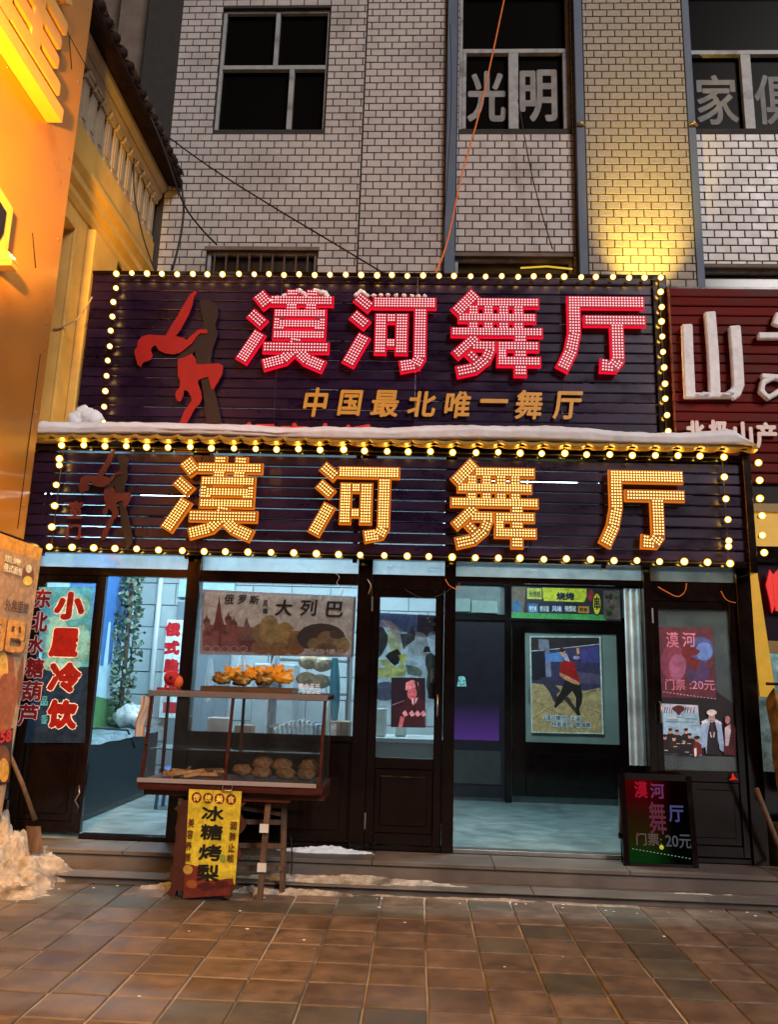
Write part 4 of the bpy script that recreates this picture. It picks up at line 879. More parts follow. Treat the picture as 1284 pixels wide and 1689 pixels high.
# ivy on pipe in corner
iv = root('ivy_column', (-3.48, 9.3, FZ), 'column of dusty green ivy climbing the corner behind the freezer', 'plant')
MB().tube([(-3.48, 9.32, FZ), (-3.50, 9.32, 3.6)], .03, 8).build('stem', oldwood_m, iv)
lv = MB(); leafm = [mat('ivy_leaf', (.05, .09, .05), .5, noise_amt=.3, scale=9), mat('ivy_leaf_pale', (.16, .20, .13), .5, noise_amt=.3, scale=9)]
for k in range(1000):
    z = FZ + .2 + rnd.random() * 3.15; a = rnd.uniform(0, 2 * math.pi); r_ = rnd.uniform(.06, .17 + .04 * math.sin(z * 4)); c = Vector((-3.485 + r_ * math.cos(a), 9.30 + .6 * r_ * math.sin(a), z)); s_ = rnd.uniform(.02, .045)
    u_ = Vector((rnd.uniform(-1, 1), rnd.uniform(-.4, .4), rnd.uniform(-1, .2))).normalized(); w_ = u_.cross(Vector((rnd.uniform(-.5, .5), -1, rnd.uniform(-.5, .5)))).normalized()
    lv.add([c - u_ * s_, c + w_ * s_ * .6, c + u_ * s_, c - w_ * s_ * .6], [(0, 1, 2, 3)], rnd.random() < .35)
lv.build('foliage', leafm, iv, kind='stuff')
MB().tube([(-3.33, 9.86, FZ), (-3.33, 9.86, 3.6)], .035, 8).build('white_pipe', mat('white_pipe_paint', (.6, .66, .68), .4, noise_amt=.05), label='white vertical pipe on the block wall beside the ivy', cat='pipe')
# back room door with poster
bd = root('back_door', (-2.8, 9.9, FZ), 'grey framed back door with red lettered strip behind the red cap', 'door')
MB().box(-3.10, -2.38, 9.89, 9.935, FZ, 2.50).build('door_leaf', mat('grey_door', (.20, .25, .29), .4, noise_amt=.05), bd, bevel=.006); MB().box(-3.10, -2.38, 9.895, 9.935, 2.56, 3.3).build('fanlight', mat('pale_cyan_pane', (.42, .62, .66), .3, noise_amt=.08), bd)
q = Print(9.885); q.rect(269, 1022, 301, 1184, ink((196, 214, 226)))
for ch, px in zip('俄式脆皮', ((272, 1026, 298, 1050), (271, 1056, 297, 1080), (270, 1086, 296, 1110), (269, 1116, 295, 1140))): q.text(ch, px, ink((180, 20, 26)), bold=.014)
q.rect(269, 1158, 297, 1176, ink((170, 30, 40))); q.build('strip_poster', label='white strip poster with red characters on the grey back door', cat='poster')
# freezer
fz = root('chest_freezer', (-3.38, 8.6, FZ), 'dark blue grey chest freezer with glossy plastic sheet on top', 'freezer')
MB().box(-3.64, -3.10, 7.45, 9.6, FZ + .05, .94).build('body', mat('freezer_blue_grey', (.006, .009, .013), .4, noise_amt=.12, scale=2), fz, bevel=.02)
MB().box(-3.62, -3.12, 7.5, 9.55, FZ, FZ + .05).build('plinth', frame_m, fz)
cv = MB(); cv.grid(lambda u, v: (-3.65 + .57 * u, 7.42 + 2.2 * v, .965 + .03 * noise.noise(Vector((u * 4, v * 9, 2))) - (.05 * max(0, u - .93) / .07)), 24, 60)
cv.build('plastic_sheet', mat('glossy_plastic', (.16, .24, .28), .18, noise_amt=.3, scale=12, bump=.6), fz)
MB().tube([(-3.5, 7.9, 1.0), (-3.3, 8.2, 1.03), (-3.12, 8.6, .99), (-3.09, 8.8, .8)], .012).build('strap', cable_m, fz)
bg_ = MB(); bg_.sphere((-3.30, 9.2, 1.10), .16, 14, 9, (1.2, .9, .8), amp=.6, freq=3.5, seed=4); bg_.build('plastic_bag', mat('crinkled_white_plastic', (.5, .55, .56), .25, noise_amt=.4, scale=14, bump=.8), label='crumpled clear plastic bag lying on the chest freezer', cat='bag')
# shelf with bread bags behind the window
sh = root('bread_shelf', (-1.0, 8.2, FZ), 'pale shelf unit with bagged bread behind the bread poster', 'shelf')
for z in (1.12, 1.45, 1.78): MB().box(-1.5, -.70, 8.0, 8.35, z - .02, z).build('shelf_board', mat('pale_board', (.45, .5, .5), .5), sh)
for x in (-1.49, -.71): MB().box(x - .012, x + .012, 8.0, 8.35, FZ, 1.95).build('upright', winframe_m, sh)
brd = mat('pale_bread', (.55, .42, .24), .7, noise_amt=.45, scale=26, bump=.9, dirt=(.25, .13, .05))
for k, (px, py, lab) in enumerate(((510, 1092, 'round pale loaf on the top shelf directly under the poster edge'), (532, 1096, 'big round loaf on the top shelf nearest the blue ribbon'), (506, 1120, 'round loaf on the middle shelf above the white lettering'), (528, 1124, 'round loaf on the middle shelf beside the blue ribbon'))):
    c = U(px, py, 8.05); b_ = MB(); b_.sphere(c, .095, 14, 9, (1.15, .8, .75), amp=.12, seed=k); b_.build('bread_loaf', brd, label=lab, cat='bread', group='round loaves on the shelf')
rb = MB(); a = U(553, 1085, 7.6); c = U(552, 1190, 7.6); rb.grid(lambda u, v: (a.x + (c.x - a.x) * v + (u - .5) * (.05 + .05 * math.sin(v * 3.1)) , 7.6 + .02 * math.sin(u * 9), a.z + (c.z - a.z) * v), 6, 14)
rb.build('blue_ribbon', mat('cyan_plastic', (.06, .42, .55), .3, noise_amt=.15), label='bright cyan plastic ribbon hanging inside the bread window', cat='ribbon')
X0, X1, Z0, Z1 = rect(533, 1190, 576, 1216, 7.4)
cb = MB().box(X0, X1, 7.4, 7.65, Z0 - .02, Z1).build('cardboard_box', mat('cardboard', (.36, .29, .20), .8, noise_amt=.15), label='open cardboard box on the window ledge right of the cart', cat='box')
q = Print(7.398); q.rect(541, 1192, 555, 1214, ink((215, 220, 215))); q.build('paper_label', cb)
MB().box(-2.0, -.58, 7.18, 7.9, .98, 1.05).build('window_counter', mat('counter_dark', (.05, .05, .05), .5), label='dark counter running behind the bread window', cat='counter')
ch = root('coat_on_hook', (-1.75, 8.9, .9), 'pale grey appliance standing behind the cart glass', 'appliance')
MB().box(-1.95, -1.45, 9.3, 9.7, .5, 1.75).build('body', mat('appliance_grey', (.35, .4, .42), .4, noise_amt=.1), ch, bevel=.02); MB().box(-1.88, -1.6, 9.28, 9.30, 1.45, 1.62).build('display', mat('appliance_dark', (.03, .04, .05), .3), ch); MB().box(-1.95, -1.45, 9.31, 9.7, FZ, .5).build('stand', frame_m, ch)
ch.name = 'appliance'
# things behind the middle door: white chair backs and counter
ct = root('white_counter', (-.1, 8.4, FZ), 'pale counter with seats behind the middle door', 'counter')
MB().box(-.5, .24, 8.3, 8.9, FZ, .98).build('cabinet', mat('cabinet_grey_green', (.22, .29, .28), .5, noise_amt=.1), ct, bevel=.01); MB().box(-.54, .245, 8.25, 8.92, .981, 1.02).build('worktop', mat('worktop_pale', (.5, .56, .55), .4), ct)
MB().box(-.50, -.33, 8.4, 8.5, 1.021, 1.32).build('panel', mat('pale_panel', (.55, .62, .55), .5), ct, bevel=.02); MB().box(-.25, -.12, 8.5, 8.6, 1.021, 1.50).build('panel', MC['pale_panel'], ct, bevel=.02)
# plastic strip curtain at right of entrance
pc = MB(); pc.grid(lambda u, v: (1.835 + .145 * u, 7.14 + .012 * math.sin(u * 16), 2.47 - 1.53 * v), 14, 12)
pc.build('plastic_curtain', plastic_m, label='bunched translucent plastic curtain hanging at the right of the entrance', cat='curtain')

# ================================================================== CART
CX, CY = -1.42, 6.15
cart = root('display_cart', (CX, CY, 0), 'red wooden food cart with slanted glass display case in front of window', 'cart')
x0, x1 = -2.09, -.745; zb, zt = .81, 1.44; yf, yb, yt = 6.10, 6.60, 6.15
fr = MB(); fr.box(x0, x1 + .05, yf - .02, yb, zb - .065, zb); fr.build('base_board', wood_m, cart, bevel=.006)
MB().box(x0 - .005, x1, yf - .035, yf - .021, zb - .012, zb + .02).build('front_trim', mat('pale_trim', (.30, .25, .25), .4, noise_amt=.1), cart, bevel=.003)
MB().box(x0 + .03, x1 + .05, yf + .05, yb - .03, zb - .11, zb - .066).build('lower_rail', wood_m, cart)
for x in (x0 + .02, (x0 + x1) / 2 - .02, x1 + .02):
    MB().bar((x, yf, zb), (x + .01, yt, zt), .022).build('front_post', wood_m, cart); 
    MB().bar((x, yb - .02, zb), (x, yb - .02, zt), .022).build('back_post', wood_m, cart)
MB().box(x0 + .0, x1 + .045, yt - .02, yb, zt, zt + .015).build('top_board', glass, cart)
MB().bar((x0, yt - .01, zt + .008), (x1 + .05, yt - .01, zt + .008), .045, .04).build('top_front_rail', mat('grey_metal_trim', (.32, .28, .27), .35, metal=.6, noise_amt=.1), cart, bevel=.004); MB().bar((x0, yb - .01, zt + .008), (x1 + .05, yb - .01, zt + .008), .04).build('top_back_rail', wood_m, cart)
for x in (x0 + .01, x1 + .03): MB().bar((x, yt, zt + .007), (x, yb, zt + .007), .03).build('top_side_rail', wood_m, cart)
gp = MB(); gp.add([(x0 + .03, yf + .0, zb), (x1 + .02, yf + .0, zb), (x1 + .03, yt, zt - .012), (x0 + .03, yt, zt - .012)], [(0, 1, 2, 3)]); gp.build('front_glass', glass, cart)
for x in (x0 + .02, x1 + .03):
    gp = MB(); gp.add([(x, yf + .02, zb), (x, yb - .03, zb), (x, yb - .03, zt), (x, yt + .02, zt)], [(0, 1, 2, 3)]); gp.build('side_glass', glass, cart)
MB().box(x0 + .04, x1 + .01, yf + .06, yb - .05, 1.03, 1.036).build('inner_shelf', glass, cart)
MB().box(x0 + .03, x1 + .02, yf + .02, yb - .03, zb + .001, zb + .008).build('tray_liner', mat('liner_dark', (.10, .05, .04), .5), cart)
MB().tube([(-1.44, yf - .036, zb - .015), (-1.44, yf - .055, zb - .045), (-1.37, yf - .055, zb - .045), (-1.37, yf - .036, zb - .015)], .005).build('pull_ring', steel_m, cart)
for (xa, ya, xb, yb_) in ((-1.13, 6.14, -1.11, 6.16), (-1.00, 6.36, -1.02, 6.34), (-1.78, 6.20, -1.78, 6.20), (-1.78, 6.38, -1.78, 6.38)):
    MB().bar((xa, ya, .0 if ya < 6.4 else .06), (xb, yb_, zb - .13), .04, .045).build('leg', oldwood_m, cart)
for z in (.17, .33, .50, .62): MB().bar((-1.80, 6.30, z), (-1.0, 6.33, z + .01), .035, .02).build('crossbar', oldwood_m, cart)
MB().bar((-1.32, 6.24, .62), (-1.0, 6.36, .56), .03).build('brace', oldwood_m, cart); MB().box(-1.3, -.94, 6.1, 6.4, .685, .70).build('ledge', wood_m, cart)
for z in (.47, .20): MB().box(-1.155, -1.09, 6.105, 6.118, z, z + .06).build('white_tape', mat('white_tape', (.6, .6, .6), .6, noise_amt=.1), cart)
# carved board with the banner
cb = MB(); e = []
for k in range(33): t = k / 32; z = .06 + .62 * t; e.append((-1.755 + .012 * math.sin(t * 25) - .03 * (1 - t) + (.03 if t > .85 else 0) * math.sin(t * 40), z))
r_ = []
for k in range(33): t = 1 - k / 32; z = .06 + .62 * t; r_.append((-1.265 + .028 * math.sin(t * 19) - .06 * (1 - t), z))
cb.prism([(-1.785, .02), (-1.74, .02), (-1.73, .06), (-1.60, .07), (-1.56, .02), (-1.50, .06), (-1.40, .05), (-1.36, .02), (-1.32, .03)][::1] + r_[::-1] + e[::-1], 6.07, 6.092); cb.build('carved_board', mat('carved_red_board', (.055, .012, .007), .5, noise_amt=.3, scale=7), cart)
q = Print(6.064); q.poly([(312, 1301), (399, 1305), (388, 1458), (372, 1460), (350, 1472), (303, 1478)], ink((178, 158, 40))); q.poly([(306, 1424), (326, 1428), (346, 1452), (384, 1448), (386, 1458), (370, 1464), (350, 1476), (302, 1480)], ink((96, 34, 20)))
q.ell(310, 1434, 8, 8, ink((150, 120, 50))); q.ell(366, 1460, 13, 8, ink((66, 18, 14))); q.ell(340, 1462, 15, 7, ink((60, 18, 14))); q.ell(316, 1458, 9, 7, ink((120, 66, 30))); q.ell(368, 1416, 5, 7, ink((110, 128, 46))); q.poly([(304, 1462), (340, 1470), (382, 1462), (380, 1476), (302, 1481)], ink((84, 28, 20)))
for k, ch in enumerate('传统美食'): cxx = 324.5 + k * 19; q.ell(cxx, 1315 + k * 1.0, 8.4, 9, ink((96, 26, 16)), 18); q.text(ch, (cxx - 5.5, 1309 + k, cxx + 5.5, 1321 + k), ink((205, 180, 70)), bold=.0018)
for ch, px in zip('冰糖烤梨', ((333, 1329, 370, 1354), (331, 1359, 368, 1385), (328, 1392, 366, 1419), (325, 1425, 362, 1453))): q.text(ch, px, ink((14, 12, 10)), bold=.0042)
for k, ch in enumerate('美容养颜'): q.text(ch, (311 - k * 2, 1349 + k * 19, 321 - k * 2, 1364 + k * 19), ink((80, 34, 18)), bold=.0012)
for k, ch in enumerate('润肺止咳'): q.text(ch, (380 - k * 1.5, 1354 + k * 18, 391 - k * 1.5, 1368 + k * 18), ink((70, 40, 18)), bold=.0012)
q.build('yellow_banner', label='yellow banner with black characters hanging on the cart front', cat='banner')
# bread inside the case
bm_ = mat('brown_crust', (.20, .10, .035), .6, noise_amt=.6, scale=30, bump=1.0, dirt=(.45, .30, .14))
for k, (px, py, lab) in enumerate(((400, 1270, 'dark loaf at the left end of the bread row in the case'), (434, 1258, 'round loaf standing on top, left of the pair in case'), (466, 1262, 'round loaf standing on top in the middle of the case'), (510, 1264, 'round loaf by the right post of the display case'), (432, 1274, 'loaf lying in front, second from left in the case'), (472, 1276, 'loaf lying in front, under the middle standing loaf'), (506, 1277, 'loaf lying in front at the right end of case'))):
    y = 6.26 if k in (1, 2, 3) else 6.20; c = U(px, py, y); b_ = MB(); b_.sphere((c.x, y, max(c.z, zb + .045)), .07, 14, 9, (1.1, .8, .8 if k not in (0, 4, 5, 6) else .62), amp=.28, freq=3, seed=k)
    b_.build('bread_loaf', bm_, label=lab, cat='bread', group='brown loaves inside the display case')
pk = MB()
for k in range(26):
    c = Vector((rnd.uniform(-2.0, -1.5), rnd.uniform(6.18, 6.5), zb + .02 + rnd.random() * .035)); a = rnd.uniform(0, 3.1); d = Vector((math.cos(a), math.sin(a), rnd.uniform(-.2, .2))) * rnd.uniform(.03, .07); pk.bar(c - d, c + d, .022, .014)
pk.build('dried_snacks', mat('orange_snack', (.60, .32, .12), .5, noise_amt=.35, scale=15), label='heap of pale orange snacks in the left half of the case', cat='food', kind='stuff')
# tray with orange wrapped pears
tr = MB(); a = U(337, 1130, 6.33); c = U(484, 1140, 6.33); zt2 = zt + .016
tr.box(a.x, c.x, 6.26, 6.55, zt2 + .0, zt2 + .008)
tr.box(a.x, c.x, 6.252, 6.26, zt2, zt2 + .055); tr.box(a.x, c.x, 6.55, 6.558, zt2, zt2 + .055); tr.box(a.x - .008, a.x, 6.252, 6.558, zt2, zt2 + .055); tr.box(c.x, c.x + .008, 6.252, 6.558, zt2, zt2 + .055)
tr.build('baking_tray', mat('brown_tray', (.16, .09, .05), .4, metal=.5, noise_amt=.2), label='brown metal tray of wrapped food on top of the cart', cat='tray')
foil = mat('orange_foil', (.85, .32, .02), .28, noise_amt=.4, scale=10, bump=1.0, emit=(1, .3, 0), es=.03); dfo = mat('brown_foil', (.22, .12, .04), .25, metal=.4, noise_amt=.6, scale=12, bump=1.0, col2=(.6, .35, .08))
for k, (px, py, r_, m, lab) in enumerate(((366, 1120, .052, dfo, 'small brown wrapped pear at left tray end'), (385, 1112, .062, foil, 'smooth bright orange wrapped pear, second on the tray'), (400, 1122, .058, dfo, 'dark foil pear in front of the orange one'), (420, 1112, .066, foil, 'tall orange wrapped pear in middle of the tray'), (436, 1121, .058, dfo, 'dark crinkled pear in front of the tray middle'), (452, 1110, .066, foil, 'orange wrapped pear right of the tray middle'), (468, 1118, .062, foil, 'crumpled orange pear at the right tray end'))):
    y = 6.36 if k in (1, 3, 5) else 6.31; c = U(px, py, y); b_ = MB(); b_.sphere((c.x, y, max(c.z, zt2 + r_ * .8)), r_, 16, 11, (1.35, .9, .72), amp=.5, freq=3.2, seed=k * 3.1)
    for j in range(10): a_ = rnd.uniform(0, 6.28); b_.bar((c.x, y, c.z + r_ * .5), (c.x + math.cos(a_) * r_ * 1.2, y + math.sin(a_) * r_ * .7, c.z + r_ * rnd.uniform(.7, 1.2)), .014, .004)
    b_.build('wrapped_pear', m, label=lab, cat='wrapped pear', group='foil wrapped roast pears on the tray')
c = U(286, 1118, 6.3); rc = root('red_hat', (c.x, 6.3, zt), 'round red and orange cap shape at left end of the cart top', 'cap')
m_ = MB(); m_.sphere((c.x - .01, 6.3, c.z), .066, 14, 10, (1, .9, .9)); m_.build('crown', mat('red_knit', (.50, .012, .014), .75, noise_amt=.2, scale=40, bump=.3), rc)
m_ = MB(); m_.sphere((c.x + .045, 6.29, c.z - .03), .05, 12, 8, (.8, .7, 1)); m_.build('flap', mat('orange_knit', (.75, .12, .02), .7, noise_amt=.2, scale=30), rc)
m_ = MB(); m_.sphere((c.x - .0, 6.235, c.z + .005), .014, 8, 6); m_.build('button', ink((20, 10, 20)), rc); MB().cbox((c.x - .02, 6.28, zt + .025), .17, .08, .05).build('folded_base', mat('red_black_cloth', (.25, .02, .02), .7, noise_amt=.6, scale=18), rc)
pb = MB(); a = U(243, 1148, 6.2); pb.grid(lambda u, v: (a.x - .035 + .085 * u + .01 * math.sin(v * 7) - .02 * v, 6.14 + .02 * math.sin(u * 8 + v * 3), a.z - .30 * v), 10, 14); pb.build('paper_bag', mat('pale_bag', (.55, .42, .32), .5, noise_amt=.12), label='pale paper bag hanging at the left end of the cart', cat='bag')

# ================================================================== A-BOARD, CHAIR
ab = root('menu_board', (2.0, 6.87, .19), 'black glowing a-frame board with neon ticket price by the entrance', 'sign')
tilt = .075
bz0, bz1 = .20, .86; bx0, bx1 = 1.735, 2.235
def abp(x, z, d=0): return (x, 6.86 + tilt * (z - bz0) / (bz1 - bz0) - d, z)
sx = lambda z: -.075 * (z - bz0) / (bz1 - bz0)
q = MB(); q.add([abp(bx0, bz0), abp(bx1, bz0), abp(bx1, bz1), abp(bx0, bz1), abp(bx0, bz0, -.03), abp(bx1, bz0, -.03), abp(bx1, bz1, -.03), abp(bx0, bz1, -.03)], [(0, 1, 2, 3), (7, 6, 5, 4), (0, 4, 5, 1), (1, 5, 6, 2), (2, 6, 7, 3), (3, 7, 4, 0)]); q.build('panel', mat('board_black', (.02, .012, .018), .2, noise_amt=.2), ab)
q = MB(); t = .025
for a, b_ in (((bx0 - t, bz0 - .03), (bx0 - t, bz1 + t)), ((bx1 + t, bz0 - .03), (bx1 + t, bz1 + t)), ((bx0, bz0 - .01), (bx1, bz0 - .01)), ((bx0, bz1 + .012), (bx1, bz1 + .012))): q.bar(abp(*a), abp(*b_), .05 if a[0] != b_[0] else .045, .04)
q.build('border', frame_m, ab)
for x in (bx0 - .03, bx1 + .03): MB().bar((x, 6.96, .19), (x, 6.94, .88), .022).build('back_leg', frame_m, ab)
gm = bpy.data.materials.new('board_colour_wash'); gm.use_nodes = True; n = gm.node_tree; n.nodes.clear(); L = n.links.new
o_ = n.nodes.new('ShaderNodeOutputMaterial'); e_ = n.nodes.new('ShaderNodeEmission'); tcn = n.nodes.new('ShaderNodeTexCoord'); sp = n.nodes.new('ShaderNodeSeparateXYZ'); rp = n.nodes.new('ShaderNodeValToRGB'); rp2 = n.nodes.new('ShaderNodeValToRGB'); mx = n.nodes.new('ShaderNodeMixRGB'); mx.blend_type = 'MULTIPLY'; mx.inputs[0].default_value = 1
L(tcn.outputs['Generated'], sp.inputs[0]); L(sp.outputs['Z'], rp.inputs[0]); L(sp.outputs['X'], rp2.inputs[0])
els = rp.color_ramp.elements; els[0].position = .06; els[0].color = (.01, .14, .02, 1); els[1].position = .95; els[1].color = (.30, .005, .005, 1); e2 = els.new(.3); e2.color = (.08, .06, .005, 1); e2 = els.new(.55); e2.color = (.10, .03, .01, 1); e2 = els.new(.78); e2.color = (.22, .004, .01, 1)
els = rp2.color_ramp.elements; els[0].position = .35; els[0].color = (1, 1, 1, 1); els[1].position = .75; els[1].color = (.05, .05, .22, 1)
L(rp.outputs[0], mx.inputs[1]); L(rp2.outputs[0], mx.inputs[2]); L(mx.outputs[0], e_.inputs[0]); e_.inputs[1].default_value = .17; L(e_.outputs[0], o_.inputs[0])
q = MB(); q.add([abp(bx0 + .004, bz0 + .004, .002), abp(bx1 - .004, bz0 + .004, .002), abp(bx1 - .004, bz1 - .004, .002), abp(bx0 + .004, bz1 - .004, .002)], [(0, 1, 2, 3)]); q.build('lit_screen', gm, ab)
def abtext(s_, px, col, es, bold):
    a_, b_, c_, d_ = rect(*px, 6.88); q = MB(); text_to(q, s_, a_, b_, c_, d_, 0, bold=bold, frame=lambda x, y, z: abp(x, z, .004 - y)); q.build('neon_character', glow('neon_%d_%d_%d' % tuple(int(v * 99) for v in col), col, es * .5), ab)
abtext('漠', (1049, 1289, 1071, 1317), (1, .02, .06), .55, .004); abtext('河', (1075, 1293, 1099, 1318), (.7, .15, .45), .35, .003); abtext('舞', (1072, 1323, 1100, 1376), (.62, .12, .22), .32, .002)
abtext('厅', (1105, 1329, 1130, 1356), (.25, .25, .7), .4, .003); abtext('门票:', (1050, 1374, 1092, 1394), (.55, .35, .30), .35, .0012); abtext('20元', (1098, 1376, 1141, 1398), (.35, .35, .42), .35, .0012)
q = MB()
for k in range(17): x = bx0 + .03 + k * .028; q.bar(abp(x, .315 - k * .0035, .004), abp(x + .012, .314 - k * .0035, .004), .005, .002)
q.build('neon_dash', glow('neon_dash_glow', (.4, .7, .5), .45), ab)
MB().sphere(abp(2.0, .335, .006), .018, 8, 6).build('lit_knob', glow('yellow_knob', (.7, .6, .05), .7), ab)
fc = root('folding_chair', (1.73, 7.02, .19), 'folded chrome frame leaning behind the a-frame board', 'chair frame')
MB().tube([(1.68, 6.93, .40), (1.70, 6.96, .80), (1.715, 6.97, .86), (1.735, 6.98, .84), (1.755, 7.0, .19)], .009).build('frame_tube', steel_m, fc)
MB().tube([(1.71, 7.0, .36), (1.72, 7.02, .78), (1.73, 7.03, .84), (1.75, 7.03, .80)], .009).build('frame_tube', steel_m, fc); MB().tube([(1.68, 6.93, .38), (1.68, 6.93, .42)], .013).build('rubber_foot', frame_m, fc)
c = U(1210, 1283, FY - .06); ro = MB(); ro.sphere((c.x, FY - .07, c.z), .014, 8, 6, amp=.4); ro.prism([(c.x - .032, c.z - .018), (c.x - .012, c.z + .004), (c.x - .004, c.z + .040), (c.x + .008, c.z + .01), (c.x + .036, c.z - .012), (c.x + .004, c.z - .004)], FY - .075, FY - .06)
ro.build('red_ornament', glow('red_ornament_glow', (.8, .03, .01), .8), label='small lit red ornament low on the right frame', cat='ornament')

# ================================================================== LEFT BUILDING
SX = -3.75
lb = root('side_building', (-3.8, 7, 0), 'cream classical side building lit orange with cornice and snowy eave on the left', 'building')
wl = MB(); a = UX(104, 380, SX); b_ = UX(128, 390, SX)
wy0, wy1, wz0, wz1 = 6.95, 7.32, 4.0, 6.15
wl.box(SX - .4, SX, 2.0, wy0, 0, 6.6); wl.box(SX - .4, SX, wy1, 8.25, 0, 6.6); wl.box(SX - .4, SX, wy0, wy1, wz1, 6.6); wl.box(SX - .4, SX, wy0, wy1, 0, wz0); wl.box(SX - .4, SX - .25, wy0, wy1, wz0, wz1)
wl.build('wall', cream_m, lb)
MB().box(SX - .249, SX - .22, wy0 + .02, wy1 - .02, wz0, wz1 - .02).build('window_board', mat('orange_brown_board', (.42, .16, .04), .6, noise_amt=.2, scale=4), lb)
fr = MB(); fr.box(SX - .001, SX + .03, wy0 - .07, wy0, wz0, wz1 + .07); fr.box(SX - .001, SX + .03, wy1, wy1 + .07, wz0, wz1 + .07); fr.box(SX - .001, SX + .03, wy0, wy1, wz1, wz1 + .07); fr.build('window_surround', cream_m, lb, bevel=.008)
MB().box(SX + .0, SX + .10, 7.62, 8.28, 3.9, 6.35).build('pilaster', cream_m, lb, bevel=.015)
def mould(name, prof, y0, y1, m, bv=0):
    t = MB(); n_ = len(prof); vs = [(x, y, z) for y in (y0, y1) for x, z in prof]
    t.add(vs, [tuple(range(n_))[::-1], tuple(range(n_, 2 * n_))] + [(i, (i + 1) % n_, n_ + (i + 1) % n_, n_ + i) for i in range(n_)]); return t.build(name, m, lb)
grey_m = mat('grey_cream_stone', (.34, .27, .19), .75, noise_amt=.2, scale=3, bump=.1)
B0 = SX - .3
mould('lower_moulding', [(B0, 6.40), (SX + .02, 6.40), (SX + .05, 6.46), (SX + .05, 6.52), (SX + .10, 6.58), (SX + .10, 6.66), (SX + .15, 6.74), (SX + .15, 6.80), (SX + .04, 6.86), (B0, 6.86)], 2, 9.50, cream_m)
mould('plain_frieze', [(B0, 6.86), (SX + .03, 6.86), (SX + .03, 7.30), (B0, 7.30)], 2, 9.50, cream_m)
mould('back_of_balustrade', [(B0, 7.30), (SX - .10, 7.30), (SX - .10, 7.98), (B0, 7.98)], 2, 9.50, grey_m)
mould('upper_moulding', [(B0, 7.96), (SX + .05, 7.96), (SX + .08, 8.02), (SX + .08, 8.06), (SX + .14, 8.12), (SX + .14, 8.18), (SX + .02, 8.22), (B0, 8.22)], 2, 9.50, grey_m)
MB().box(SX - .02, SX + .035, 6.5, 7.05, 7.32, 7.93).build('frieze_panel', cream_m, lb, bevel=.01); MB().box(SX + .036, SX + .045, 6.58, 6.95, 7.42, 7.86).build('frieze_panel', mat('brown_panel', (.30, .14, .06), .6), lb)
bal = MB(); bal.box(-.04, .04, -.062, .062, 0, .66); bal.box(-.055, .055, -.08, .08, 0, .06); bal.box(-.06, .075, -.08, .08, .56, .6); bal.box(-.05, .09, -.072, .072, .601, .655); bal.box(.041, .05, -.035, .035, .10, .52)
bal_me = bal.mesh('small_pilaster', grey_m)
for k in range(11): inst('small_pilaster', bal_me, (SX - .03, 7.22 + k * .215, 7.305), lb)
# eave
EX = -3.42
mould('eave', [(SX - .3, 8.22), (SX + .12, 8.22), (EX - .03, 8.17), (EX, 8.20), (EX, 8.28), (SX - .3, 8.62)], 4.5, 9.55, roof_m)
rt = MB()
for k in range(24):
    y = 4.6 + k * .205; rt.tube([(EX + .03, y, 8.27 + .01 * math.sin(k)), (SX - .3, y, 8.65)], .055, 8)
rt.build('roof_tile_row', roof_m, lb)
es = MB(); es.grid(lambda u, v: (EX - .09 + .12 * v, 6.6 + 2.9 * u, 8.34 + .02 * math.sin(u * 60) + .035 * math.sin(v * 3.1) * max(0, noise.noise(Vector((u * 7, 1, 0))) + .25) * 2), 80, 4); es.build('eave_snow', snow_m, label='thin broken snow line along the side building eave', cat='snow', kind='stuff')
# near cladding with cut out letters
screw_me = MB().sphere((0, 0, 0), .012, 6, 4, (.5, 1, 1)).mesh('screw', steel_m)
cl = root('golden_cladding', (-3.5, 4, 2.6), 'tall smooth golden cladding panel at the left edge carrying cut out characters', 'cladding')
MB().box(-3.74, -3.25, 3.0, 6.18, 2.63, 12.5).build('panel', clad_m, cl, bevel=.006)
MB().box(-3.249, -3.245, 6.05, 6.055, 2.7, 4.2).build('seam', frame_m, cl)
for z in (7.15,): MB().box(-3.249, -3.2455, 3.0, 6.18, z, z + .006).build('seam', frame_m, cl)
for z in (2.9, 3.7, 4.5, 5.3, 6.1, 6.9, 7.7): inst('screw', screw_me, (-3.247, 6.10, z), cl); inst('screw', screw_me, (-3.247, 5.03, z), cl)
for (y, z) in ((5.95, 6.9), (5.80, 4.85)): MB().bar((-3.247, y, z), (-3.247, y - .12, z + .25), .006).build('scratch', frame_m, cl)
let_m = mat('pale_gold_letter', (.78, .44, .14), .5, noise_amt=.08)
q = MB()
text_to(q, '雀', 4.40, 5.62, 6.27, 7.62, 0, bold=.022, ext=.11, frame=lambda x, y, z: (-3.245 - y, x, z))
q.box(-3.245, -3.11, 4.3, 5.66, 6.12, 6.24)
q.build('cut_out_character', let_m, cl)
sg = root('angular_frame_sign', (-3.2, 4.8, 4.9), 'cropped dark sign shape with orange angular rim at the left edge', 'sign')
pts = [(UX(*p_, -3.16).y, UX(*p_, -3.16).z) for p_ in ((0, 306), (24, 345), (14, 420), (0, 436), (-60, 480), (-60, 260))]
def xprism(m, pts, x0, x1, mi=0):
    a_ = sum(pts[i][0] * pts[(i + 1) % len(pts)][1] - pts[(i + 1) % len(pts)][0] * pts[i][1] for i in range(len(pts)))
    if a_ < 0: pts = pts[::-1]
    n_ = len(pts); vs = [(x1, *p_) for p_ in pts] + [(x0, *p_) for p_ in pts]
    m.add(vs, [tuple(range(n_)), tuple(range(2 * n_ - 1, n_ - 1, -1))] + [((i + 1) % n_, i, n_ + i, n_ + (i + 1) % n_) for i in range(n_)], mi)
m_ = MB(); xprism(m_, pts, -3.245, -3.17); m_.build('rim', let_m, sg)
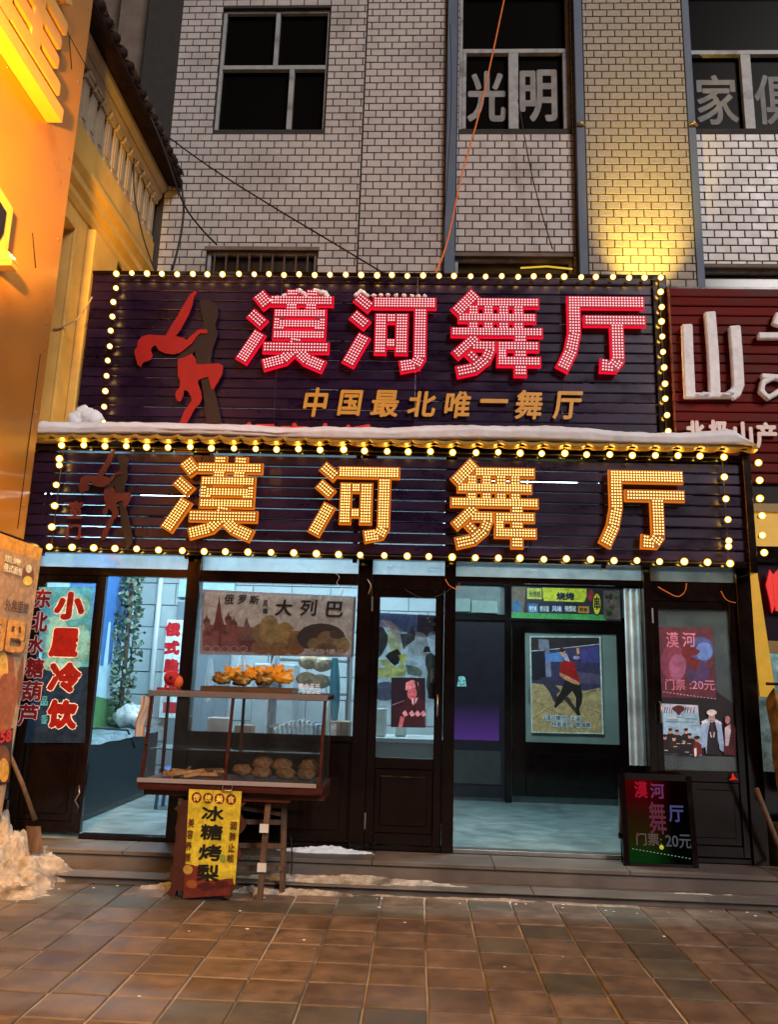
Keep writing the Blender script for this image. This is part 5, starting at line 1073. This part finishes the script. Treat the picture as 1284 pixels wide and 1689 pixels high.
pts = [(UX(*p_, -3.16).y, UX(*p_, -3.16).z) for p_ in ((-4, 326), (11, 350), (6, 385), (-4, 402), (-60, 440), (-60, 290))]
m_ = MB(); xprism(m_, pts, -3.169, -3.16); m_.build('dark_face', frame_m, sg)
# flood lamp on the cladding
a = UX(20, 432, -3.1)
fl_ = root('flood_lamp', (-3.2, a.y, a.z), 'small orange lit flood lamp on a bracket on golden cladding', 'lamp')
MB().box(-3.245, -3.08, a.y - .04, a.y + .05, a.z - .05, a.z - .01).build('bracket', let_m, fl_); m_ = MB(); m_.prism([(-3.22, a.z - .01), (-3.07, a.z - .01), (-3.10, a.z + .05), (-3.22, a.z + .10)], a.y - .05, a.y + .05); m_.build('hood', let_m, fl_)
for dy in (-.02, .02): m_ = MB(); m_.sphere((-3.085, a.y + dy - .03, a.z + .02), .010, 8, 6); m_.build('led', glow('warm_led', (1, .7, .3), 12), fl_)
# assumed sodium lamp, added out of view to light side building and paving orange
so_ = root('assumed_sodium_lamp', (-3.2, 4.0, 3.7), 'assumed unseen orange sodium lamp on an arm from the golden cladding', 'lamp')
MB().tube([(-3.25, 2.3, 4.60), (-2.7, 2.5, 4.70), (-2.25, 2.6, 4.62)], .025, 8).build('arm', steel_m, so_); m_ = MB(); m_.sphere((-2.2, 2.62, 4.50), .10, 12, 8, (1, 1, .6)); m_.build('lamp_glass', glow('assumed_sodium_glow', (1, .45, .03), 30), so_); MB().box(-2.35, -2.1, 2.5, 2.74, 4.58, 4.62).build('lamp_cap', frame_m, so_)
lamp('assumed_wall_beam', 'SPOT', (-2.2, 2.62, 4.38), 4200, (1, .47, .014), .12, aim=(-4.2, 4.62, 5.4), spot=66, blend=.35, parent=so_)  # beams of the assumed lamp, aimed to wash wall, banner and paving orange
lamp('assumed_low_beam', 'SPOT', (-2.2, 2.62, 4.38), 1500, (1, .43, .02), .12, aim=(-4.1, 5.5, 1.6), spot=54, blend=.6, parent=so_)
lamp('assumed_ground_beam', 'SPOT', (-2.2, 2.62, 4.38), 700, (1, .46, .05), .12, aim=(-.9, 4.3, 0), spot=72, blend=.9, parent=so_)
# bread banner at the left, on the side wall
bn = root('bread_banner', (-3.2, 5.9, .7), 'large orange lit bread banner on the left wall, cropped by the photo edge', 'banner')
BXX = -3.215
def bp(p_, k=0): w_ = UX(*p_, BXX); return (BXX + .0008 * k, w_.y, w_.z)
bm2 = MB(); bmats = [ink((165, 130, 95)), ink((200, 140, 50)), ink((150, 80, 35)), ink((120, 66, 30)), ink((240, 170, 70)), ink((60, 30, 16)), ink((225, 215, 190)), ink((190, 40, 20)), ink((235, 190, 80))]
lay = [0]
def bpoly(pts, mi):
    lay[0] += 1; v = [bp(p_, lay[0]) for p_ in pts]; a_ = sum(v[i][1] * v[(i + 1) % len(v)][2] - v[(i + 1) % len(v)][1] * v[i][2] for i in range(len(v)))
    if a_ < 0: v = v[::-1]
    bm2.add(v, [tuple(range(len(v)))], mi)
def bell(cx, cy, rx, ry, mi, n_=18): bpoly([(cx + rx * math.cos(k * 2 * math.pi / n_), cy + ry * math.sin(k * 2 * math.pi / n_)) for k in range(n_)], mi)
def btext(s_, px, mi, bold=.003):
    lay[0] += 4; a_ = UX(px[0], (px[1] + px[3]) / 2, BXX); b__ = UX(px[2], (px[1] + px[3]) / 2, BXX); c_ = UX((px[0] + px[2]) / 2, px[3], BXX); d_ = UX((px[0] + px[2]) / 2, px[1], BXX); k0 = lay[0]
    text_to(bm2, s_, a_.y, b__.y, c_.z, d_.z, 0, mi=mi, bold=bold, frame=lambda x, y, z: (BXX + .0008 * k0 - y, x, z))
bpoly([(-30, 868), (70, 905), (30, 1180), (2, 1345), (-30, 1345)], 0); bpoly([(-30, 868), (70, 905), (66, 925), (-30, 895)], 1)
bell(46, 950, 10, 18, 3); bell(47, 938, 5, 7, 6); bell(45, 958, 8, 8, 8); bpoly([(-20, 1060), (0, 1050), (22, 1110), (30, 1130), (22, 1180), (10, 1220), (-20, 1240)], 2); bell(6, 1110, 17, 55, 2); bell(-2, 1105, 14, 48, 4); bell(8, 1150, 15, 40, 2)
bpoly([(28, 1110), (38, 1080), (36, 1130), (28, 1170)], 3); bpoly([(-20, 1215), (20, 1200), (14, 1290), (-20, 1300)], 5); bell(2, 1250, 12, 22, 3); bell(4, 1270, 9, 20, 1)
btext('现烤', (4, 918, 32, 930), 6, .002); btext('俄式面包', (2, 932, 34, 946), 6, .002); btext('外焦里嫩', (4, 990, 44, 1010), 5, .001); btext('肥', (-22, 1022, 40, 1078), 3, .018); btext('肥', (-24, 1020, 38, 1076), 1, .014); btext('58', (-6, 1204, 13, 1224), 7, .006)
bm2.build('print', bmats, bn); MB().box(-3.245, BXX - .002, 4.6, 6.38, .60, 2.62).build('backing', frame_m, bn)
MB().box(-3.9, -3.3, 2.0, 6.40, 0, 2.62).build('lower_side_wall', mat('dark_side_wall', (.08, .05, .03), .6), lb)
# snow piles
def pile(name, cx, cy, rx, ry, h, seed, m, label, z0=0):
    t = MB()
    def f(u, v):
        x = (u - .5) * 2; y = (v - .5) * 2; d = math.sqrt(x * x + y * y); k = max(0, 1 - d) ** .9
        nn = noise.noise(Vector((x * 3 + seed, y * 3, 0))) * .38 + noise.noise(Vector((x * 9 + seed, y * 9, 4))) * .28 + noise.noise(Vector((x * 24 + seed, y * 24, 9))) * .16
        z = h * k * (1 + nn) + (0.02 * nn if k > 0 else 0); return (cx + rx * x * (1 + nn * .2), cy + ry * y, z0 + z - .012)
    t.grid(f, 90, 70); t.build(name, m, label=label, cat='snow', kind='stuff')
pile('snow_pile', -3.38, 6.45, .70, .52, .46, 3, dirtysnow_m, 'dirty heap of snow against the left wall beside the door leaf')
pile('snow_pile', -3.2, 6.08, .62, .28, .09, 13, dirtysnow_m, 'low spread of trodden snow on the paving at far left')
for k, (cx, cy, rx, ry, h, lab, z0) in enumerate(((-.55, 6.56, 1.05, .12, .05, 'strip of orange lit snow along the lower step below the cart', .056), (-.85, 6.37, .55, .07, .045, 'ragged snow line where the paving meets the step behind the cart', 0), (.6, 6.40, 1.6, .045, .02, 'thin snow crumbs along the foot of the lower step', 0), (-.75, 6.93, .42, .10, .055, 'white snow drift on the upper step right of the cart', .19), (2.2, 6.60, .8, .06, .012, 'faint snow film on the lower step at the right', .056), (-1.85, 6.35, .30, .06, .05, 'small snow ridge behind the yellow banner', 0), (-1.25, 6.36, .16, .07, .05, 'little clump of snow between the cart legs', 0))):
    pile('snow_strip', cx, cy, rx, ry, h, 20 + k * 3, dirtysnow_m if k != 3 else snow_m, lab, z0)
sc_ = MB()
for k in range(60):
    x = rnd.uniform(-3, 3); y = rnd.choice((rnd.uniform(4.2, 6.4), rnd.uniform(6.2, 6.42))); sc_.sphere((x, y, .002), rnd.uniform(.002, .008), 6, 4, (1.9, 1, .4), amp=.5, seed=k)
sc_.build('snow_crumbs', snow_m, kind='stuff', label='scattered small crumbs of snow and litter over the paving', cat='snow')
# shovel
a = UX(18, 1240, -3.12); s_ = root('shovel', (-2.95, 6.5, .2), 'wooden handled shovel stuck in the left snow heap', 'shovel')
h0, h1 = U(12, 1235, 6.35), U(58, 1352, 6.45); MB().tube([h0, h0.lerp(h1, .5) + Vector((.01, 0, 0)), h1], [.016, .018, .02], 8).build('handle', oldwood_m, s_)
MB().grid(lambda u, v: (h1.x + (u - .5) * .12 + .05 * v, h1.y - .02 + .03 * math.cos(u * 3.1 + 1.5), h1.z - .04 - .2 * v), 6, 4).build('blade', oldwood_m, s_)

# ================================================================== RIGHT NEIGHBOUR
RY = 7.5
rs = root('red_shop_sign', (3.2, RY, 3.5), 'neighbouring dark red slatted sign with snow covered white characters', 'sign')
slats(2.485, 4.6, 3.58, 5.66, RY + .03, .1035, .097, redslat_m, rs, [])
MB().box(2.485, 4.6, RY + .055, RY + .1, 3.56, 5.68).build('backing', frame_m, rs)
MB().tube([(2.49, RY - .01, 5.66), (2.49, RY - .01, 4.0)], .007).build('edge_cord', oldwood_m, rs)
wl_m = mat('snowy_white_letter', (.88, .85, .86), .6, noise_amt=.12, scale=10, bump=.3)
q = MB(); f_ = lambda pts, w, i=0: q.prism([(lambda v: (v.x, v.z))(U(1080 + p_[0] / 5.632, 460 + p_[1] / 5.632, RY)) for p_ in stroke_poly(pts, w)], RY - .06 - i * .001, RY - .0)
f_([(290, 440), (298, 700), (318, 1110)], 100); f_([(500, 325), (530, 700), (548, 1110)], 104, 1); f_([(728, 455), (752, 760), (765, 1000), (740, 1070), (690, 1100)], 108, 2); f_([(265, 1098), (770, 1098)], 50, 3)
q.build('white_character', wl_m, rs, bevel=.012)
q = MB(); f_([(1090, 385), (1200, 420)], 120)
q.build('white_stroke', wl_m, rs, bevel=.012); q = MB(); f_([(945, 548), (1300, 548)], 62, 1)
q.build('white_stroke', wl_m, rs, bevel=.012); q = MB(); f_([(975, 920), (1130, 930), (1230, 960)], 50, 2); f_([(1100, 920), (990, 980), (975, 1060), (1040, 1120), (1160, 1050), (1250, 1020)], 54, 3)
q.build('white_character', wl_m, rs, bevel=.012)
m_ = MB()
for px, py in ((1155, 652), (1163, 650), (1198, 651), (1205, 648)): m_.sphere(U(px, py, RY - .07), .035, 9, 6, (1.3, .8, .6), amp=.4, seed=px)
m_.build('character_snow', snow_m, label='snow resting in the base of the large white character', cat='snow')
sm = mat('pink_white_letter', (.85, .66, .60), .5, noise_amt=.05)
for ch, px in zip('北极山产', ((1132, 694, 1163, 734), (1169, 693, 1204, 736), (1210, 696, 1242, 738), (1246, 697, 1282, 740))): t = MB(); text_px(t, ch, px, RY - .012, bold=.010, ext=.012); t.build('small_character', sm, rs)
q = MB(); f_([(1084 * 1, 900), (1110, 900)], 10)
nb = root('neighbour_shop', (3.4, 7.3, .2), 'neighbouring shop front with glowing yellow fascia, teal window and yellow post at right', 'shop front')
MB().box(3.0, 5.6, 7.35, 7.45, 2.92, 3.25).build('fascia', mat('fascia_painted_light', (.62, .38, .06), .5, noise_amt=.1, emit=(1, .5, .03), es=.22), nb); MB().box(3.0, 5.6, 7.33, 7.46, 3.25, 3.33).build('fascia_rail', mat('fascia_rail', (.3, .18, .04), .5), nb)  # yellow light on the fascia is put into its colour and emission
MB().box(3.0, 5.6, 7.33, 7.46, 2.80, 2.92).build('dark_beam', frame_m, nb); MB().box(3.0, 5.6, 7.42, 7.46, 2.05, 2.80).build('dark_glass', mat('dark_purple_glass', (.02, .01, .02), .2, noise_amt=0), nb)
MB().box(3.0, 5.6, 7.36, 7.45, 1.94, 2.05).build('beam', mat('yellow_brown_beam', (.25, .15, .03), .5), nb)
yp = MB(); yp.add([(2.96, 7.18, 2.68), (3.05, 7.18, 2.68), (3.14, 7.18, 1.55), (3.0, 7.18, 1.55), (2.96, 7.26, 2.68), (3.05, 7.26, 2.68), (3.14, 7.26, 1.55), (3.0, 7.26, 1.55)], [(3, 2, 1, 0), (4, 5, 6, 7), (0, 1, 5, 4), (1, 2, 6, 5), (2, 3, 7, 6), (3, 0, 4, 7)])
yp.build('yellow_post', mat('yellow_paint_glow', (.75, .42, .02), .5, noise_amt=.1, emit=(1, .5, .0), es=.12), nb)  # emission added to the yellow to imitate bright light on the post
MB().box(3.06, 5.6, 7.44, 7.45, .9, 1.94).build('window_pane', glass, nb); MB().box(3.0, 5.6, 7.40, 7.46, .2, .9).build('lower_panel', frame_m, nb)
MB().box(3.0, 5.6, 8.3, 8.35, .2, 3).build('back_wall', mat('teal_wall', (.22, .34, .33), .6, noise_amt=.75, scale=9, col2=(.55, .62, .56)), nb); MB().tube([(3.1, 7.9, 2.6), (4.6, 7.9, 2.6)], .02, 8).build('tube', tube_m, nb); lamp('assumed_neighbour_light', 'AREA', (3.7, 7.85, 2.55), 14, (.6, .95, 1), 1.0, aim=(3.6, 7.9, 0), sizey=.1, parent=nb)  # tube and its light are assumed, added to light the teal window
q = MB(); cs = [[(1262, 965), (1268, 940), (1275, 950), (1276, 1000), (1272, 1012), (1268, 990)], [(1272, 950), (1284, 938), (1300, 940), (1300, 1010), (1278, 1008)]]
for k, c_ in enumerate(cs): q.prism([(lambda v: (v.x, v.z))(U(*p_, 7.38)) for p_ in c_], 7.35 - .004 * k, 7.37)
q.build('red_character', mat('red_flat_letter', (.7, .02, .02), .5, noise_amt=0, emit=(1, .02, .01), es=.35), nb)
MB().box(3.02, 5.6, 7.0, 7.3, .03, .5).build('yellow_crate', mat('yellow_crate', (.45, .36, .02), .5), label='low yellow crate behind the coats at the right edge', cat='crate')
rk = root('coat_rail', (3.3, 6.8, .19), 'thin dark rail holding fur coats at right edge', 'rail')
MB().tube([(2.90, 6.80, 1.66), (4.2, 6.80, 1.66)], .012, 8).build('rail', frame_m, rk); MB().tube([(3.12, 6.72, .06), (3.12, 6.72, 1.0)], .009, 8).build('leg', steel_m, rk); MB().tube([(4.15, 6.80, .06), (4.15, 6.80, 1.66)], .012, 8).build('leg', frame_m, rk)
fur = mat('mottled_brown_fur', (.20, .09, .02), .8, noise_amt=.8, scale=9, bump=1.0, col2=(.32, .22, .05)); fur2 = mat('red_fur', (.45, .03, .015), .8, noise_amt=.4, scale=14, bump=1.0)
def coat(cx, cy, m, lab, w, seed):
    t = MB()
    def f(u, v):
        a_ = u * 2 * math.pi; k = math.sin(min(1, v * 6) * math.pi / 2); w_ = w * k * (.85 + .35 * v); nn = noise.noise(Vector((math.cos(a_) * 2 + seed, math.sin(a_) * 2, v * 5)))
        return (cx + w_ * math.cos(a_) * (1 + nn * .3) + .10 * v, cy + .10 * k * math.sin(a_) * (1 + nn * .3), 1.62 - .95 * v + .02 * nn)
    t.grid(f, 26, 26); t.build('fur_coat', m, label=lab, cat='coat', group='coats on the right rail')
coat(2.96, 6.80, fur, 'mottled brown fur coat hanging nearest to the porch frame', .085, 2); coat(3.13, 6.80, fur2, 'red fluffy coat hanging at the photo edge', .07, 6); coat(3.42, 6.82, fur, 'brown fur coat hanging beyond the photo edge', .14, 9)
h0, h1 = U(1248, 1300, 6.8), U(1284, 1392, 6.8); MB().tube([h0, h1, h1 + Vector((.12, 0, -.3))], .022, 8).build('wooden_stick', oldwood_m, label='wooden pole leaning beside the porch at the right edge', cat='pole')
MB().box(3.05, 3.6, 6.75, 7.1, .19, .27).build('stone_block', stone_m, bevel=.01, label='grey stone block lying on the step at right edge', cat='stone')

# ================================================================== CABLES
def cable(pxs, Y, r_, m, lab, Y2=None):
    n_ = len(pxs); pts = [U(*p_, Y + ((Y2 or Y) - Y) * k / (n_ - 1)) for k, p_ in enumerate(pxs)]
    q = []
    for k in range(n_ - 1):
        a_, b__, c_, d_ = pts[max(0, k - 1)], pts[k], pts[k + 1], pts[min(n_ - 1, k + 2)]
        for j in range(5):
            t_ = j / 5; q.append(.5 * ((2 * b__) + (c_ - a_) * t_ + (2 * a_ - 5 * b__ + 4 * c_ - d_) * t_ ** 2 + (3 * b__ - a_ - 3 * c_ + d_) * t_ ** 3))
    q.append(pts[-1]); MB().tube(q, r_, 6).build('cable', m, label=lab, cat='cable')
orange_c = mat('orange_cable_skin', (.75, .18, .02), .5, noise_amt=.05)
cable([(836, -20), (815, 80), (790, 190), (762, 290), (738, 400), (714, 462)], 8.4, .011, orange_c, 'orange cable running down from the lit window to the upper sign', 7.7)
cable([(855, 165), (872, 260), (888, 330), (912, 412)], 9.4, .008, cable_m, 'thin black cable hanging below the right hand window pane')
cable([(280, 228), (345, 275), (440, 335), (540, 395), (645, 458)], 9.0, .010, cable_m, 'black cable sagging diagonally over the brick wall', 7.75)
cable([(150, -10), (200, 90), (262, 225), (300, 330), (330, 375), (358, 404)], 7.6, .012, cable_m, 'black cable along the snowy eave to the barred window', 9.4)
cable([(300, 310), (303, 350), (296, 400), (284, 446)], 8.8, .014, cable_m, 'thick black cable drooping from the eave corner')
cable([(743, 40), (745, 160), (738, 300), (728, 450)], 9.4, .007, cable_m, 'thin black cable beside the blue grey strip')
cable([(221, 262), (222, 320), (236, 390), (255, 446)], 8.2, .009, cable_m, 'black cable hanging down the side building balustrade')
cable([(152, 490), (130, 524), (100, 540), (88, 542)], 7.3, .009, mat('grey_cable_skin', (.4, .3, .2), .6, noise_amt=0), 'pale cable drooping across the plaster pilaster')
cable([(1133, 962), (1130, 976), (1118, 984), (1100, 976), (1086, 968)], 7.02, .005, orange_c, 'thin wire looping over the right frame beam')
cable([(480, 1380), (482, 1420), (478, 1468)], 6.6, .006, cable_m, 'thin black cord hanging down the steps beside the cart')

cable([(668, 972), (690, 984), (712, 986), (734, 978), (744, 970)], 7.03, .004, cable_m, 'thin black wire sagging over the middle door head')
cable([(552, 944), (560, 952), (556, 962), (566, 972), (562, 984)], 7.03, .004, steel_m, 'curled pale wire on the beam above the bread window')
cable([(1190, 975), (1196, 986), (1204, 992), (1214, 994)], 7.02, .004, orange_c, 'short orange wire end at the right frame corner')
cable([(606, 955), (612, 966), (608, 980)], 7.02, .004, steel_m, 'tangled pale wire on the post between window and door')
cable([(735, 955), (742, 966), (756, 972), (758, 962)], 7.02, .004, orange_c, 'orange wire hooked on the entrance post')

# clutter behind the glass
dk = root('dish_rack', (-1.05, 7.45, 1.05), 'white wire dish rack seen through the right half of display case', 'rack')
wr = mat('white_wire', (.65, .68, .70), .4, noise_amt=0)
a, b_ = U(450, 1212, 7.45), U(540, 1214, 7.45)
MB().tube([(a.x, 7.4, a.z), (b_.x, 7.4, a.z)], .006).build('rail', wr, dk); MB().tube([(a.x, 7.6, a.z), (b_.x, 7.6, a.z)], .006).build('rail', wr, dk)
for k in range(12):
    x = a.x + (b_.x - a.x) * (k + .5) / 12; h = .05 + .09 * math.sin((k + .5) / 12 * math.pi); MB().tube([(x, 7.4, a.z), (x, 7.42, a.z + h), (x, 7.58, a.z + h), (x, 7.6, a.z)], .005, 6).build('wire_hoop', wr, dk)
bagm = glassmat('thin_bag_plastic', haze=.7, hazecol=(.75, .82, .84), refl=.3, rough=.2)
for k, (px, py, w_, h_, lab) in enumerate(((398, 1110, .13, .36, 'cloudy plastic bag hanging behind the left half of the window'), (455, 1100, .10, .22, 'small cloudy plastic bag hanging in the middle of the window'), (345, 1120, .08, .42, 'long narrow plastic strip hanging at the left window edge'))):
    c = U(px, py, 7.7); t_ = MB(); t_.grid(lambda u, v: (c.x + (u - .5) * w_ * (.35 + .75 * math.sin(v * 2.6)) , 7.7 + .03 * math.sin(u * 7 + k) * math.sin(v * 3), c.z + h_ * (.5 - v) + .01 * math.sin(u * 11)), 10, 12)
    t_.build('plastic_bag', bagm, label=lab, cat='bag')
for k, (x, z, w_, h_, c_, lab) in enumerate(((-1.86, 1.05, .20, .16, (.55, .57, .55), 'white foam box on the counter at the left of the window'), (-1.62, 1.05, .16, .10, (.30, .20, .12), 'low brown carton on the window counter'), (-.92, 1.05, .10, .13, (.10, .30, .40), 'small blue tub on the window counter behind the cart'))):
    MB().box(x - w_ / 2, x + w_ / 2, 7.45, 7.62, z + .0005, z + h_).build('storage_box', mat('box_paint_%d' % k, c_, .5, noise_amt=.15), label=lab, cat='box', bevel=.006)
st2 = root('plastic_stool', (-2.55, 8.6, FZ), 'small blue plastic stool inside the left opening', 'stool')
blu = mat('blue_plastic', (.04, .12, .3), .35, noise_amt=.05)
MB().box(-2.70, -2.42, 8.45, 8.73, .60, .63).build('seat', blu, st2, bevel=.01)
for x in (-2.68, -2.44):
    for y in (8.47, 8.71): MB().bar((x, y, .6), (x + (.02 if x > -2.5 else -.02), y, FZ), .03).build('leg', blu, st2)
